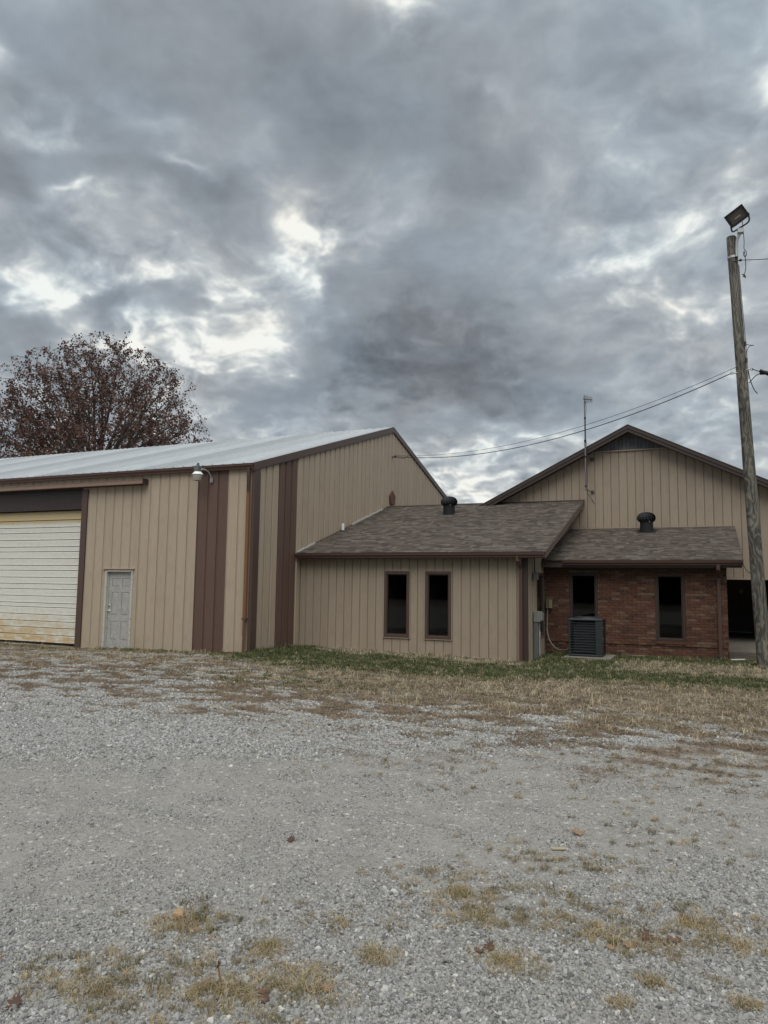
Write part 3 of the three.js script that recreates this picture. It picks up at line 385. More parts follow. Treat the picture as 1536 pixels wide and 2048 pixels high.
// ---------------------------------------------------------------- the gabled hall behind
{
  const hall = thing('gabled_hall', 'tall tan gabled hall with dark roof edge behind the brick wing', 'building');
  const GX = 7.942, PK = 6.473, S = 0.503, HW = 5.3, X0 = GX - HW, X1 = GX + HW, ZR = ZG + 0.4, ventY = 5.79, porchX0 = XB - 0.1, porchX1 = 13.0, porchY = 1.965;
  const under = (x) => PK - 0.12 - S * Math.abs(x - GX);
  const wall = group(hall, 'gable_wall', [0, 0, ZG]), vh = (PK - 0.12 - ventY) / S, hole = [porchX0, porchX1, -1, porchY];
  part(wall, 'backing', (() => { const s = new THREE.Shape([[X0 + 0.05, BASE], [porchX0, BASE], [porchX0, porchY + 0.01], [porchX1, porchY + 0.01], [porchX1, BASE], [X1 - 0.05, BASE], [X1 - 0.05, under(X1) - 0.02], [GX, under(GX) - 0.05], [X0 + 0.05, under(X0) - 0.02]].map((q) => new THREE.Vector2(...q))); const g = new THREE.ExtrudeGeometry(s, { depth: 0.1, bevelEnabled: false }); g.translate(0, 0, -0.145); return g; })(), backing);
  for (let j = 0; j < 50; j++) { const a = X0 + 0.036 + j * 0.235, b = Math.min(a + 0.235, X1); if (a > X1 - 0.03) break; const g = sidingSheet(a, b, BASE, (x) => Math.min(ventY, under(x) - 0.01), [hole], 0.022, 0.035, 3); if (g) part(wall, 'siding_sheet', g, beigeB[(j * 4 + 2) % 3]); }
  // triangular gable vent of upright grey boards
  const vent = group(hall, 'gable_vent', [0, 0, ZG]), vg = [[0.155, 0.175, 0.195], [0.14, 0.158, 0.176], [0.17, 0.19, 0.208]].map((c) => mat(c, 0.7, { map: grimeTex }));
  for (let x = GX - vh + 0.02; x < GX + vh - 0.05; x += 0.112) { const a = x + 0.006, b = x + 0.106, ta = under(a) - 0.01, tb = under(b) - 0.01, s = new THREE.Shape(); s.moveTo(a, ventY + 0.012); s.lineTo(b, ventY + 0.012); s.lineTo(b, Math.max(ventY + 0.014, tb)); if (a < GX && b > GX) s.lineTo(GX, under(GX) - 0.01); s.lineTo(a, Math.max(ventY + 0.014, ta)); const g = new THREE.ExtrudeGeometry(s, { depth: 0.018, bevelEnabled: false }); part(vent, 'board', g, vg[Math.floor(x * 91) % 3] ?? vg[0]); }
  part(hall, 'vent_sill', bx(GX - vh - 0.08, GX + vh + 0.08, ventY - 0.03, ventY + 0.008, ZG + 0.024, ZG + 0.05), beigeB[0]);
  // roof slopes, fascia boards and soffits
  for (const s of [-1, 1]) {
    const ang = Math.atan(S), L = (HW + 0.1) / Math.cos(ang), slope = group(hall, 'roof_slope', [GX, PK, ZR]); slope.rotation.z = s > 0 ? -ang : ang;
    const slab = (y0, y1, z0, z1) => { const k = Math.tan(ang), e = (y) => [-s * y * k, y]; const sh = new THREE.Shape([e(y0), [s * L, y0], [s * L, y1], e(y1)].map((q) => new THREE.Vector2(...q))), g = new THREE.ExtrudeGeometry(sh, { depth: z1 - z0, bevelEnabled: false }); g.translate(0, 0, z0); return g; };
    part(slope, 'roofing', slab(-0.005, 0.022, -16, 0.03), shingleMats[3]);
    part(slope, 'fascia', slab(-0.175, -0.007, -0.03, 0.0), darkBrown);
    part(slope, 'trim_board', slab(-0.085, -0.008, 0.002, 0.02), mat([0.05, 0.034, 0.029], 0.5));
    part(slope, 'soffit', slab(-0.14, -0.125, -0.42, -0.032), darkBrown);
  }
  // recessed porch under the hall: slab, walls and door coloured dark for shade
  const pz = -13.2, porch = group(hall, 'porch'), shadeBrown = mat([0.085, 0.062, 0.052], 0.7);
  part(porch, 'lining', merge([bx(porchX0 - 0.6, porchX1 + 0.1, BASE, 2.3, pz - 0.1, pz), bx(porchX0 - 0.6, porchX0 - 0.5, BASE, 2.3, pz + 0.001, ZG - 0.12), bx(porchX1, porchX1 + 0.1, BASE, 2.3, pz + 0.001, ZG - 0.12), bx(porchX0 - 0.499, porchX1 - 0.001, 2.2, 2.3, pz + 0.001, ZG - 0.12)]), shadeBrown);
  part(porch, 'lintel', bx(porchX0, porchX1, porchY - 0.05, porchY - 0.002, ZG - 0.1, ZG + 0.03), beigeB[0]);
  part(porch, 'slab', rbx(XB + 0.012, 14, -0.3, 0.15, pz + 0.002, -4.95, 0.012), mat([0.17, 0.158, 0.135], 0.95, { map: concreteTex }));
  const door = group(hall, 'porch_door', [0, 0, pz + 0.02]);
  part(door, 'leaf', rbx(10.42, 11.42, 0.17, 2.15, -0.018, 0.03, 0.008), mat([0.085, 0.062, 0.052], 0.5));  // same brown as the walls, kept dark to deepen the recess shade
  part(door, 'kick_plate', bx(10.47, 11.37, 0.175, 0.2, 0.032, 0.036), galv);
  part(door, 'knob', new THREE.SphereGeometry(0.03, 12, 8).translate(10.6, 0.98, 0.06), steel);
  const dot = new THREE.CylinderGeometry(0.075, 0.075, 0.004, 24); dot.rotateX(Math.PI / 2); part(door, 'round_sticker', dot.translate(11.05, 1.58, 0.034), mat([0.5, 0.4, 0.05], 0.6));
}

// ---------------------------------------------------------------- things on and around the buildings
{ // yard light on the barn
  const t = thing('yard_light', 'white and grey yard light on a curved arm under the barn eave', 'lamp');
  const x = -1.42, z = 0.36, y = 4.17, K = 0.7, lathe = (p, n) => new THREE.LatheGeometry(p.map((q) => new THREE.Vector2(q[0] * K, q[1] * K)), n);
  part(t, 'reflector', lathe([[0.1, -0.06], [0.14, -0.06], [0.185, 0.15], [0.18, 0.155], [0.135, -0.05]], 28).translate(x, y, z), mat([0.44, 0.41, 0.36], 0.5));
  part(t, 'collar', lathe([[0.195, 0.15], [0.2, 0.16], [0.12, 0.25], [0.1, 0.256], [0.0, 0.256]], 28).translate(x, y, z), mat([0.85, 0.85, 0.85], 0.4));
  part(t, 'ballast_housing', rbx(x - 0.072, x + 0.072, y + 0.181, y + 0.322, z - 0.072, z + 0.072, 0.012, 2), mat([0.12, 0.14, 0.135], 0.5));
  part(t, 'photocell', lathe([[0, 0.57], [0.03, 0.57], [0.045, 0.55], [0.045, 0.5], [0.055, 0.495], [0.055, 0.46], [0, 0.46]], 20).translate(x, y, z), mat([0.09, 0.11, 0.1], 0.4));
  part(t, 'lamp_bulb', lathe([[0, -0.02], [0.05, 0.0], [0.07, 0.06], [0.05, 0.13], [0.03, 0.16]], 18).translate(x, y + 0.02, z), mat([0.7, 0.7, 0.68], 0.3));
  part(t, 'arm', tube([[x + 0.05, y + 0.23, z - 0.02], [x + 0.1, y + 0.245, z - 0.09], [x + 0.15, y + 0.2, z - 0.21], [x + 0.18, y + 0.08, z - 0.29], [x + 0.18, y + 0.0, z - 0.31]], 0.017, 24, 10), galv);
  part(t, 'wall_bracket', rbx(x + 0.14, x + 0.22, y - 0.06, y + 0.06, 0.03, 0.06, 0.008), galv);
}
{ // wall plaque
  const s = new THREE.Shape([[0, 0.24], [-0.25, 0.04], [-0.15, -0.24], [0.15, -0.24], [0.25, 0.04]].map((q) => new THREE.Vector2(...q))), g = new THREE.ExtrudeGeometry(s, { depth: 0.03, bevelEnabled: true, bevelSize: 0.008, bevelThickness: 0.008, bevelSegments: 1 });
  g.rotateY(Math.PI / 2); g.translate(0.036, 4.655, -8.39); const m = part(scene, 'wall_plaque', g, mat([0.17, 0.07, 0.05], 0.6, { map: grimeTex })); tag(m, 'small rust red five-sided plaque on the barn gable wall', 'plaque');
}
{ // vent pipe through the annex roof
  const t = thing('vent_pipe', 'short white plastic vent pipe standing on the annex roof by the barn', 'pipe', [0.13, 3.14, -4.5]);
  part(t, 'pipe', new THREE.LatheGeometry([[0.038, -0.12], [0.045, -0.12], [0.045, 0.26], [0.038, 0.26], [0.038, 0]].map((q) => new THREE.Vector2(...q)), 18).translate(0, 0.03, 0), mat([0.75, 0.76, 0.76], 0.4));
  part(t, 'boot', new THREE.CylinderGeometry(0.055, 0.1, 0.1, 16).translate(0, 0.04, 0), rubber);
}
function turbine(label, pos) {
  const t = thing('turbine_vent', label, 'roof vent', pos, 'turbine vents on the shingle roofs');
  part(t, 'base_plate', rbx(-0.26, 0.26, -0.012, 0.012, -0.26, 0.26, 0.005).rotateX(0.27), blackPaint);
  part(t, 'neck', new THREE.LatheGeometry([[0.185, -0.12], [0.178, 0.28], [0.19, 0.285], [0.19, 0.3], [0.165, 0.3], [0.165, 0.0]].map((q) => new THREE.Vector2(...q)), 26), blackPaint);
  const prof = [[0.172, 0.27], [0.215, 0.3], [0.24, 0.345], [0.245, 0.4], [0.232, 0.45], [0.2, 0.495], [0.15, 0.528], [0.09, 0.548]];
  for (let k = 0; k < 18; k++) {   // curved vanes of the spinning head
    const pos3 = [], q = (i, s) => { const [r, y] = prof[i], a = k / 18 * 2 * Math.PI + 0.5 * i / 7 + s * 0.2, rr = r + s * 0.016; return [rr * Math.cos(a), y, rr * Math.sin(a)]; };
    for (let i = 0; i < 7; i++) { const a = q(i, -1), b = q(i, 1), c = q(i + 1, 1), d = q(i + 1, -1); pos3.push(...a, ...b, ...c, ...a, ...c, ...d); }
    const g = new THREE.BufferGeometry(); g.setAttribute('position', new THREE.Float32BufferAttribute(pos3, 3)); g.computeVertexNormals(); part(t, 'vane', g, blackPaint);
  }
  part(t, 'cap', new THREE.LatheGeometry([[0, 0.562], [0.03, 0.56], [0.11, 0.548], [0.115, 0.54], [0, 0.535]].map((q) => new THREE.Vector2(...q)), 20), blackPaint);
  part(t, 'inner_drum', new THREE.CylinderGeometry(0.15, 0.15, 0.2, 20).translate(0, 0.4, 0), blackPaint);
  part(t, 'clip', bx(0.09, 0.105, 0.25, 0.29, 0.16, 0.175), steel);
  return t;
}
turbine('black turbine vent on the annex roof beside the barn gable', [2.73, 3.83, -6.6]);
turbine('black turbine vent on the brick wing roof against the tan hall', [8.42, 3.275, -7.55]);

{ // antenna mast on the hall
  const t = thing('antenna_mast', 'thin metal mast with a small comb antenna on the hall gable', 'antenna'), x = 6.71, z = ZG + 0.46;
  part(t, 'mast', merge([rod([x + 0.01, 4.55, z], [x, 6.1, z], 0.026, 0.026, 10), rod([x, 6.05, z], [x - 0.005, 7.47, z], 0.02, 0.018, 10)]), mat([0.2, 0.2, 0.2], 0.45, { metalness: 0.5 }));
  part(t, 'clamp', merge([rod([x, 6.02, z], [x, 6.1, z], 0.032, 0.032, 10), rod([x, 5.55, z], [x, 5.6, z], 0.034, 0.034, 10), rod([x, 4.66, z], [x, 4.7, z], 0.034, 0.034, 10), rod([x, 6.75, z], [x, 6.79, z], 0.028, 0.028, 10)]), blackPaint);
  for (const y of [4.57, 5.58]) part(t, 'standoff', merge([rod([x, y, z], [x + 0.14, y - 0.02, ZG + 0.02], 0.014), bx(x + 0.09, x + 0.19, y - 0.07, y + 0.03, ZG + 0.018, ZG + 0.03)]), mat([0.1, 0.08, 0.07], 0.6));
  const b0 = [x - 0.05, 7.4, z - 0.1], b1 = [x + 0.3, 7.16, z + 0.62], boom = (f) => [mix(b0[0], b1[0], f), mix(b0[1], b1[1], f), mix(b0[2], b1[2], f)];
  part(t, 'boom', rod(b0, b1, 0.016, 0.014, 8), darkBrown);
  [0.1, 0.32, 0.46, 0.66, 0.82, 1].forEach((f, i) => { const q = boom(f), h = 0.14 - i * 0.012; part(t, 'element', rod([q[0], q[1] - h, q[2]], [q[0], q[1] + h, q[2]], 0.007, 0.007, 5), rubber); });
  part(t, 'cable', tube([[x + 0.02, 7.3, z + 0.01], [x + 0.045, 7.1, z + 0.02], [x + 0.025, 6.6, z + 0.02], [x + 0.03, 6.1, z + 0.01], [x + 0.06, 5.75, z + 0.01], [x + 0.035, 5.5, z + 0.01], [x + 0.05, 5.0, z + 0.01], [x + 0.04, 4.6, z], [x + 0.08, 4.4, z - 0.05], [x + 0.14, 4.33, z - 0.1], [x + 0.2, 4.2, z - 0.1], [x + 0.24, 4.12, z - 0.1], [x + 0.14, 4.28, z - 0.14]], 0.007, 70, 5), rubber);
}

// ---------------------------------------------------------------- the wooden pole, its floodlight and lines
const PB = [11.045, -0.3, -3], PT = [10.69, 9.63, -3], onPole = (y) => PB[0] + (PT[0] - PB[0]) * (y + 0.05) / 9.68;
{
  const woodTex = texture(512, 2048, (u, v) => { // silvered pine with dark grain that swirls round knots
    let gx = u * 14, swirl = 0; for (const [ku, kv, s] of [[0.28, 0.12, 1], [0.62, 0.2, 1.1], [0.4, 0.255, 0.8], [0.78, 0.33, 1], [0.3, 0.4, 1], [0.55, 0.47, 0.9], [0.2, 0.55, 1], [0.7, 0.62, 0.9], [0.45, 0.75, 1], [0.15, 0.85, 0.8], [0.85, 0.07, 1], [0.05, 0.3, 1]]) { const du = Math.min(Math.abs(u - ku), 1 - Math.abs(u - ku)) * 9, dv = (v - kv) * 70, d = Math.hypot(du, dv * 0.5); swirl += s * 2.6 * Math.exp(-d * d * 0.35); }
    const warp = 1.8 * pA(u * 6, v * 40) + 0.9 * pA(u * 12 + 7, v * 110), grain = 0.5 + 0.5 * Math.sin((gx + swirl * 2 + warp * 1.7) * 2.6), fine = pC(u * 128, v * 128), patch = smooth(0.35, 0.7, pA(u * 5 + 3, v * 26)), moss = smooth(0.5, 0.9, pA(u * 4, v * 18 + 9));
    const lo = [0.055, 0.053, 0.044], hi = [0.25, 0.235, 0.195], g = clamp(smooth(0.2, 0.85, grain) * 0.5 + fine * 0.5 - patch * 0.3), crack = smooth(0.9, 0.97, pC(u * 60, v * 16)) * 0.5;
    return [0, 1, 2].map((q) => enc(mix(lo[q], hi[q], g) * (1 - crack) * (1 - 0.1 * moss)));
  });
  const bumpTex = texture(256, 1024, (u, v) => { const k = 0.6 * pC(u * 60, v * 24) + 0.4 * pB(u * 20, v * 60); return [k, k, k]; }, false);
  const t = thing('utility_pole', 'weathered leaning wooden utility pole at the edge of the grass', 'pole');
  const g = new THREE.CylinderGeometry(0.1, 0.145, 1, 40, 60, true), P = g.attributes.position;
  for (let i = 0; i < P.count; i++) { const f = P.getY(i) + 0.5, y = PB[1] + f * (PT[1] - PB[1]), a = Math.atan2(P.getZ(i), P.getX(i)), w = 1 + 0.025 * noiseC(Math.cos(a) * 1.5, y * 0.7, Math.sin(a) * 1.5) + 0.012 * noiseC(Math.cos(a) * 5, y * 2, Math.sin(a) * 5); P.setXYZ(i, onPole(y) + P.getX(i) * w, y, PB[2] + P.getZ(i) * w); }
  g.computeVertexNormals(); part(t, 'shaft', g, new THREE.MeshStandardMaterial({ map: woodTex, roughness: 0.95, bumpMap: bumpTex, bumpScale: 0.008, side: THREE.DoubleSide }));
  const top = new THREE.CircleGeometry(0.1, 24).rotateX(-Math.PI / 2 - 0.12).translate(PT[0], PT[1] + 0.002, PT[2]); part(t, 'sawn_top', top, mat([0.13, 0.12, 0.1], 0.95));
  part(t, 'ground_wire', tube([[onPole(8.9) + 0.11, 8.95, -2.97], [onPole(8) + 0.118, 8, -2.97], [onPole(7) + 0.125, 7, -2.97], [onPole(6.4) + 0.126, 6.3, -2.97]], 0.006, 20, 5), rubber);
  part(t, 'hook_bolt', merge([rod([onPole(9.0) - 0.02, 9.02, -2.91], [onPole(9) + 0.14, 9.02, -2.88], 0.013), new THREE.SphereGeometry(0.032, 10, 8).translate(onPole(9) + 0.145, 9.02, -2.88)]), darkBrown);
  for (const [y, sx] of [[6.45, -1], [6.5, 1]]) part(t, 'eye_bolt', merge([rod([onPole(y) + sx * 0.05, y, -2.95], [onPole(y) + sx * 0.17, y + 0.01, -2.94], 0.014), new THREE.TorusGeometry(0.03, 0.009, 6, 12).translate(onPole(y) + sx * 0.2, y + 0.01, -2.94)]), galv);
  for (const y of [7.1, 6.72]) part(t, 'staple', bx(onPole(y) + 0.1, onPole(y) + 0.135, y - 0.05, y + 0.05, -2.96, -2.92), darkBrown);
}
{ // floodlight on the pole top
  const t = thing('floodlight', 'black box floodlight tilted on a bent arm at the pole top', 'lamp');
  const ax = onPole(9.4) + 0.085, az = -2.9;
  part(t, 'arm', tube([[ax, 9.12, az], [ax + 0.005, 9.35, az], [ax + 0.02, 9.5, az + 0.01], [ax + 0.06, 9.6, az + 0.02], [ax + 0.095, 9.66, az + 0.03]], 0.032, 24, 12), galv);
  part(t, 'pole_band', new THREE.CylinderGeometry(0.112, 0.113, 0.055, 28, 1, true).translate(onPole(9.15), 9.15, -3), galv);
  part(t, 'clamp_block', rbx(ax + 0.03, ax + 0.16, 9.64, 9.75, az - 0.03, az + 0.09, 0.01), galv);
  const h = group(t, 'housing', [10.82, 10.03, az + 0.08]); h.rotation.set(0.3, -0.3, 0.47, 'ZYX');
  const body = new THREE.BufferGeometry(); { const f = [[-0.2, -0.14, 0.12], [0.2, -0.14, 0.12], [0.2, 0.14, 0.12], [-0.2, 0.14, 0.12]], b = [[-0.15, -0.15, -0.12], [0.15, -0.15, -0.12], [0.15, 0.08, -0.12], [-0.15, 0.08, -0.12]], q = (a, c, d, e) => [...a, ...c, ...d, ...a, ...d, ...e], P = [...q(b[1], b[0], b[3], b[2]), ...q(f[0], b[0], b[1], f[1]), ...q(f[1], b[1], b[2], f[2]), ...q(f[2], b[2], b[3], f[3]), ...q(f[3], b[3], b[0], f[0])]; body.setAttribute('position', new THREE.Float32BufferAttribute(P, 3)); body.setAttribute('uv', new THREE.Float32BufferAttribute(new Array(P.length / 3 * 2).fill(0), 2)); body.computeVertexNormals(); }
  const black = mat([0.016, 0.017, 0.017], 0.45);
  part(h, 'shell', body, black);
  part(h, 'bezel', merge([bx(-0.215, -0.165, -0.155, 0.155, 0.1, 0.145), bx(0.165, 0.215, -0.155, 0.155, 0.1, 0.145), bx(-0.164, 0.164, 0.115, 0.155, 0.1, 0.143), bx(-0.164, 0.164, -0.155, -0.115, 0.1, 0.143)]), black);
  part(h, 'reflector', new THREE.PlaneGeometry(0.32, 0.22).translate(0, 0, 0.09), mat([0.16, 0.145, 0.14], 0.4));
  part(h, 'lamp_tube', rod([-0.06, -0.03, 0.1], [0.07, -0.03, 0.1], 0.02, 0.02, 10), mat([0.5, 0.47, 0.38], 0.4));
  part(h, 'lens', new THREE.PlaneGeometry(0.33, 0.23).translate(0, 0, 0.125), new THREE.MeshPhysicalMaterial({ color: col(0.85, 0.83, 0.82), roughness: 0.1, transmission: 1, thickness: 0, side: THREE.DoubleSide }));
  part(t, 'yoke', tube([[10.69, 9.97, az + 0.06], [10.695, 9.76, az + 0.05], [10.72, 9.7, az + 0.05], [10.87, 9.77, az + 0.05], [11.02, 9.85, az + 0.05], [11.055, 9.89, az + 0.06], [11.05, 10.08, az + 0.06]], 0.018, 40, 6), black);
  part(t, 'cord', tube([[10.92, 9.98, az], [10.93, 9.8, az], [10.945, 9.45, az], [10.94, 9.28, az], [10.975, 9.2, az + 0.02], [10.985, 9.14, az], [10.95, 9.1, az - 0.02], [10.925, 9.14, az], [10.935, 9.22, az + 0.02], [10.95, 9.12, az + 0.03], [10.96, 8.98, az], [10.955, 8.8, az], [10.93, 8.7, az], [10.915, 8.66, az], [10.95, 8.6, az], [10.93, 8.64, az]], 0.008, 110, 6), rubber);
  part(t, 'cord_splice', merge([rod([10.885, 8.7, az], [10.92, 8.66, az], 0.012), rod([10.89, 8.63, az], [10.92, 8.65, az], 0.01), rod([10.945, 8.6, az], [10.93, 8.67, az], 0.014)]), rubber);
}
function line(name, label, pts, r, seg = 60) { const m = part(scene, numbered(name), tube(pts, r, seg, 5), rubber); return tag(m, label, 'wire', 'overhead lines'); }
function sag(a, b, s, n = 10) { const out = []; for (let i = 0; i <= n; i++) { const f = i / n; out.push([mix(a[0], b[0], f), mix(a[1], b[1], f) - s * 4 * f * (1 - f), mix(a[2], b[2], f)]); } return out; }
{
  const A = [0.16, 6.09, -8.42], P1 = [onPole(6.45) - 0.2, 6.46, -2.94], P2 = [onPole(6.57) - 0.11, 6.58, -2.93];
  line('overhead_wire', 'thick drooping service cable from the barn gable to the pole, the lower one', sag(A, P1, 0.62, 14), 0.0105, 80);
  line('overhead_wire', 'thin drooping wire from the barn gable to the pole, the upper one', sag([0.16, 6.13, -8.42], P2, 0.56, 14), 0.0055, 80);
  const t = thing('wire_anchor', 'dark insulator bracket holding two wires on the barn gable', 'bracket');
  part(t, 'bracket', rod([0.01, 6.09, -8.42], [0.14, 6.09, -8.42], 0.022), darkBrown); part(t, 'insulator', new THREE.LatheGeometry([[0, -0.05], [0.035, -0.045], [0.02, -0.015], [0.035, 0.015], [0.02, 0.045], [0, 0.05]].map((q) => new THREE.Vector2(...q)), 12).translate(0.13, 6.1, -8.42), rubber);
  part(t, 'pigtail', tube([[0.14, 6.08, -8.42], [0.3, 6.02, -8.3], [0.5, 6.0, -8.3], [0.7, 6.05, -8.2]], 0.008, 16, 5), rubber);
  line('overhead_wire', 'twisted thin wire leaving the pole top to the right of the frame', sag([onPole(9) + 0.15, 9.02, -2.88], [13.6, 8.72, -2.2], 0.1, 8), 0.008, 30);
  const b = thing('cable_bundle', 'thick black cable bundle strung from the pole toward the frame edge', 'cable');
  part(b, 'tie', tube([[onPole(6.5) + 0.2, 6.51, -2.94], [11.12, 6.44, -2.9], [11.2, 6.4, -2.88]], 0.01, 12, 5), rubber);
  const bun = []; const rb = rng(5); for (let k = 0; k < 6; k++) { const pts = []; for (let i = 0; i <= 10; i++) { const f = i / 10; pts.push([11.16 + f * 2.6, 6.42 - f * 1.15 + 0.2 * f * f + (rb() - 0.5) * 0.09, -2.88 + f * 0.5 + (rb() - 0.5) * 0.09]); } bun.push(tube(pts, 0.034, 40, 6)); } part(b, 'strands', merge(bun), rubber);
  part(b, 'drip_loop', tube([[onPole(6.2) + 0.13, 6.2, -2.95], [11.08, 6.34, -2.9], [11.2, 6.39, -2.88]], 0.01, 14, 5), rubber);
  part(b, 'loose_tail', tube([[onPole(6.5) + 0.13, 6.48, -2.94], [10.97, 6.25, -2.92], [11.04, 6.02, -2.9], [11.1, 5.93, -2.9]], 0.01, 14, 5), rubber);
  const w = thing('loose_wire', 'short curled end of loose wire springing from the pole', 'wire'); part(w, 'strand', tube([[onPole(6.7) + 0.12, 6.74, -2.94], [10.93, 6.95, -2.93], [10.98, 7.03, -2.93], [11.07, 7.04, -2.93], [11.0, 7.05, -2.93], [10.92, 7.08, -2.93], [onPole(7.1) + 0.12, 7.1, -2.94]], 0.007, 40, 5), rubber);
  const th = part(scene, 'eave_wire', tube(sag([10.74, 2.22, -3.92], [onPole(1.98) - 0.12, 2.0, -2.98], 0.05, 6), 0.008, 20, 5), rubber); tag(th, 'short dark wire from the brick wing eave to the pole', 'wire');
}

// ---------------------------------------------------------------- condenser, boxes and pipes by the return wall
{
  const pad = part(scene, 'equipment_pad', rbx(6.86, 7.92, -0.2, 0.045, -3.75, -2.72, 0.02, 2), mat([0.25, 0.24, 0.215], 0.95, { map: concreteTex })); tag(pad, 'small concrete pad in the grass under the air conditioner', 'pad');
  const ac = thing('condenser', 'dark blue-grey louvred air conditioner in front of brick wall window', 'air conditioner', [7.34, 0.047, -3.2]);
  const c1 = mat([0.02, 0.027, 0.031], 0.55), w = 0.38, d = 0.37, H = 0.87;
  part(ac, 'base_pan', rbx(-w, w, 0.0, 0.05, -d, d, 0.015, 2), c1);
  part(ac, 'coil', rbx(-w + 0.09, w - 0.09, 0.05, H - 0.06, -d + 0.09, d - 0.09, 0.03, 2), c1);
  for (const [sx, sz, ww] of [[-1, 1, 0.05], [1, 1, 0.15], [-1, -1, 0.05], [1, -1, 0.05]]) part(ac, 'corner_post', rbx(sx < 0 ? -w : w - ww, sx < 0 ? -w + ww : w, 0.051, H - 0.055, sz > 0 ? d - 0.05 : -d, sz > 0 ? d : -d + 0.05, 0.014, 2), c1);
  for (let i = 0; i < 12; i++) {
    const y = 0.1 + i * 0.06;
    part(ac, 'louvre', (() => { const g = bx(-w + 0.051, w - 0.151, -0.016, 0.016, -0.003, 0.003); g.rotateX(0.85); g.translate(0, y, d - 0.014); return g; })(), c1);
    part(ac, 'louvre', (() => { const g = bx(-d + 0.051, d - 0.051, -0.016, 0.016, -0.003, 0.003); g.rotateX(0.85); g.rotateY(Math.PI / 2); g.translate(w - 0.014, y, 0); return g; })(), c1);
    part(ac, 'louvre', (() => { const g = bx(-d + 0.051, d - 0.051, -0.016, 0.016, -0.003, 0.003); g.rotateX(0.85); g.rotateY(-Math.PI / 2); g.translate(-w + 0.014, y, 0); return g; })(), c1);
  }
  part(ac, 'top_cover', merge([rbx(-w - 0.01, w + 0.01, H - 0.054, H, -d - 0.01, d + 0.01, 0.025, 2), new THREE.CylinderGeometry(0.27, 0.31, 0.035, 36, 1, true).translate(0, H + 0.012, 0)]), c1);
  part(ac, 'fan_guard', (() => { const l = []; for (let r = 0.06; r < 0.28; r += 0.035) l.push(new THREE.TorusGeometry(r, 0.004, 5, 36).rotateX(Math.PI / 2).translate(0, H + 0.03, 0)); for (let k = 0; k < 6; k++) { const a = k / 6 * Math.PI; l.push(rod([-0.27 * Math.cos(a), H + 0.03, -0.27 * Math.sin(a)], [0.27 * Math.cos(a), H + 0.03, 0.27 * Math.sin(a)], 0.004, 0.004, 5)); } return merge(l); })(), rubber);
}
{
  const fx = XA + 0.024;
  const t = thing('meter_box', 'grey electric meter box and conduit on the annex return wall', 'box');
  part(t, 'cabinet', rbx(fx, fx + 0.16, 0.8, 1.05, -3.18, -2.86, 0.012, 2), mat([0.29, 0.3, 0.295], 0.5, { map: grimeTex })); part(t, 'cover', rbx(fx + 0.162, fx + 0.19, 0.83, 1.02, -3.16, -2.88, 0.01, 2), mat([0.36, 0.37, 0.37], 0.5, { map: grimeTex }));
  part(t, 'riser_trough', rbx(fx, fx + 0.11, -0.15, 0.798, -2.98, -2.88, 0.01), mat([0.17, 0.185, 0.185], 0.5, { map: grimeTex }));
  part(t, 'conduit', merge([rod([fx + 0.07, -0.15, -3.1], [fx + 0.07, 0.62, -3.1], 0.045, 0.045, 16), rod([fx + 0.07, 0.62, -3.1], [fx + 0.09, 0.8, -3.1], 0.036, 0.036, 14)]), mat([0.5, 0.53, 0.54], 0.4, { map: grimeTex })); part(t, 'coupling', merge([rod([fx + 0.07, 0.44, -3.1], [fx + 0.07, 0.56, -3.1], 0.053, 0.053, 16), rod([fx + 0.07, 0.4, -3.1], [fx + 0.07, 0.425, -3.1], 0.055, 0.055, 16)]), mat([0.4, 0.42, 0.42], 0.5));
  const l = thing('wall_light', 'small grey metal box fitting high on the annex return wall', 'fitting'); part(l, 'body', rbx(fx, fx + 0.1, 1.82, 1.98, -2.99, -2.84, 0.01), mat([0.24, 0.24, 0.22], 0.5)); part(l, 'rim', bx(fx + 0.102, fx + 0.118, 1.815, 1.985, -3.0, -2.83), steel); part(l, 'riser', rod([fx + 0.03, 1.98, -2.9], [fx + 0.03, 2.5, -2.9], 0.016), darkBrown);
  const d = thing('disconnect_box', 'small tan disconnect box on the brick at the inner corner', 'box'); part(d, 'cabinet', rbx(6.17, 6.33, 1.09, 1.33, ZB + 0.005, ZB + 0.1, 0.01), mat([0.2, 0.17, 0.09], 0.5, { map: grimeTex })); part(d, 'cover', rbx(6.25, 6.335, 1.1, 1.31, ZB + 0.101, ZB + 0.125, 0.008), mat([0.33, 0.3, 0.2], 0.5, { map: grimeTex }));
  const h = part(scene, 'electric_whip', tube([[6.21, 1.1, ZB + 0.06], [6.2, 0.75, ZB + 0.08], [6.21, 0.5, ZB + 0.12], [6.33, 0.25, ZB + 0.3], [6.55, 0.11, ZB + 0.55], [6.8, 0.13, ZB + 0.75], [6.98, 0.22, ZB + 0.9]], 0.014, 50, 8), mat([0.24, 0.24, 0.23], 0.5)); tag(h, 'grey flexible conduit curving from the tan box to the air conditioner', 'conduit');
}

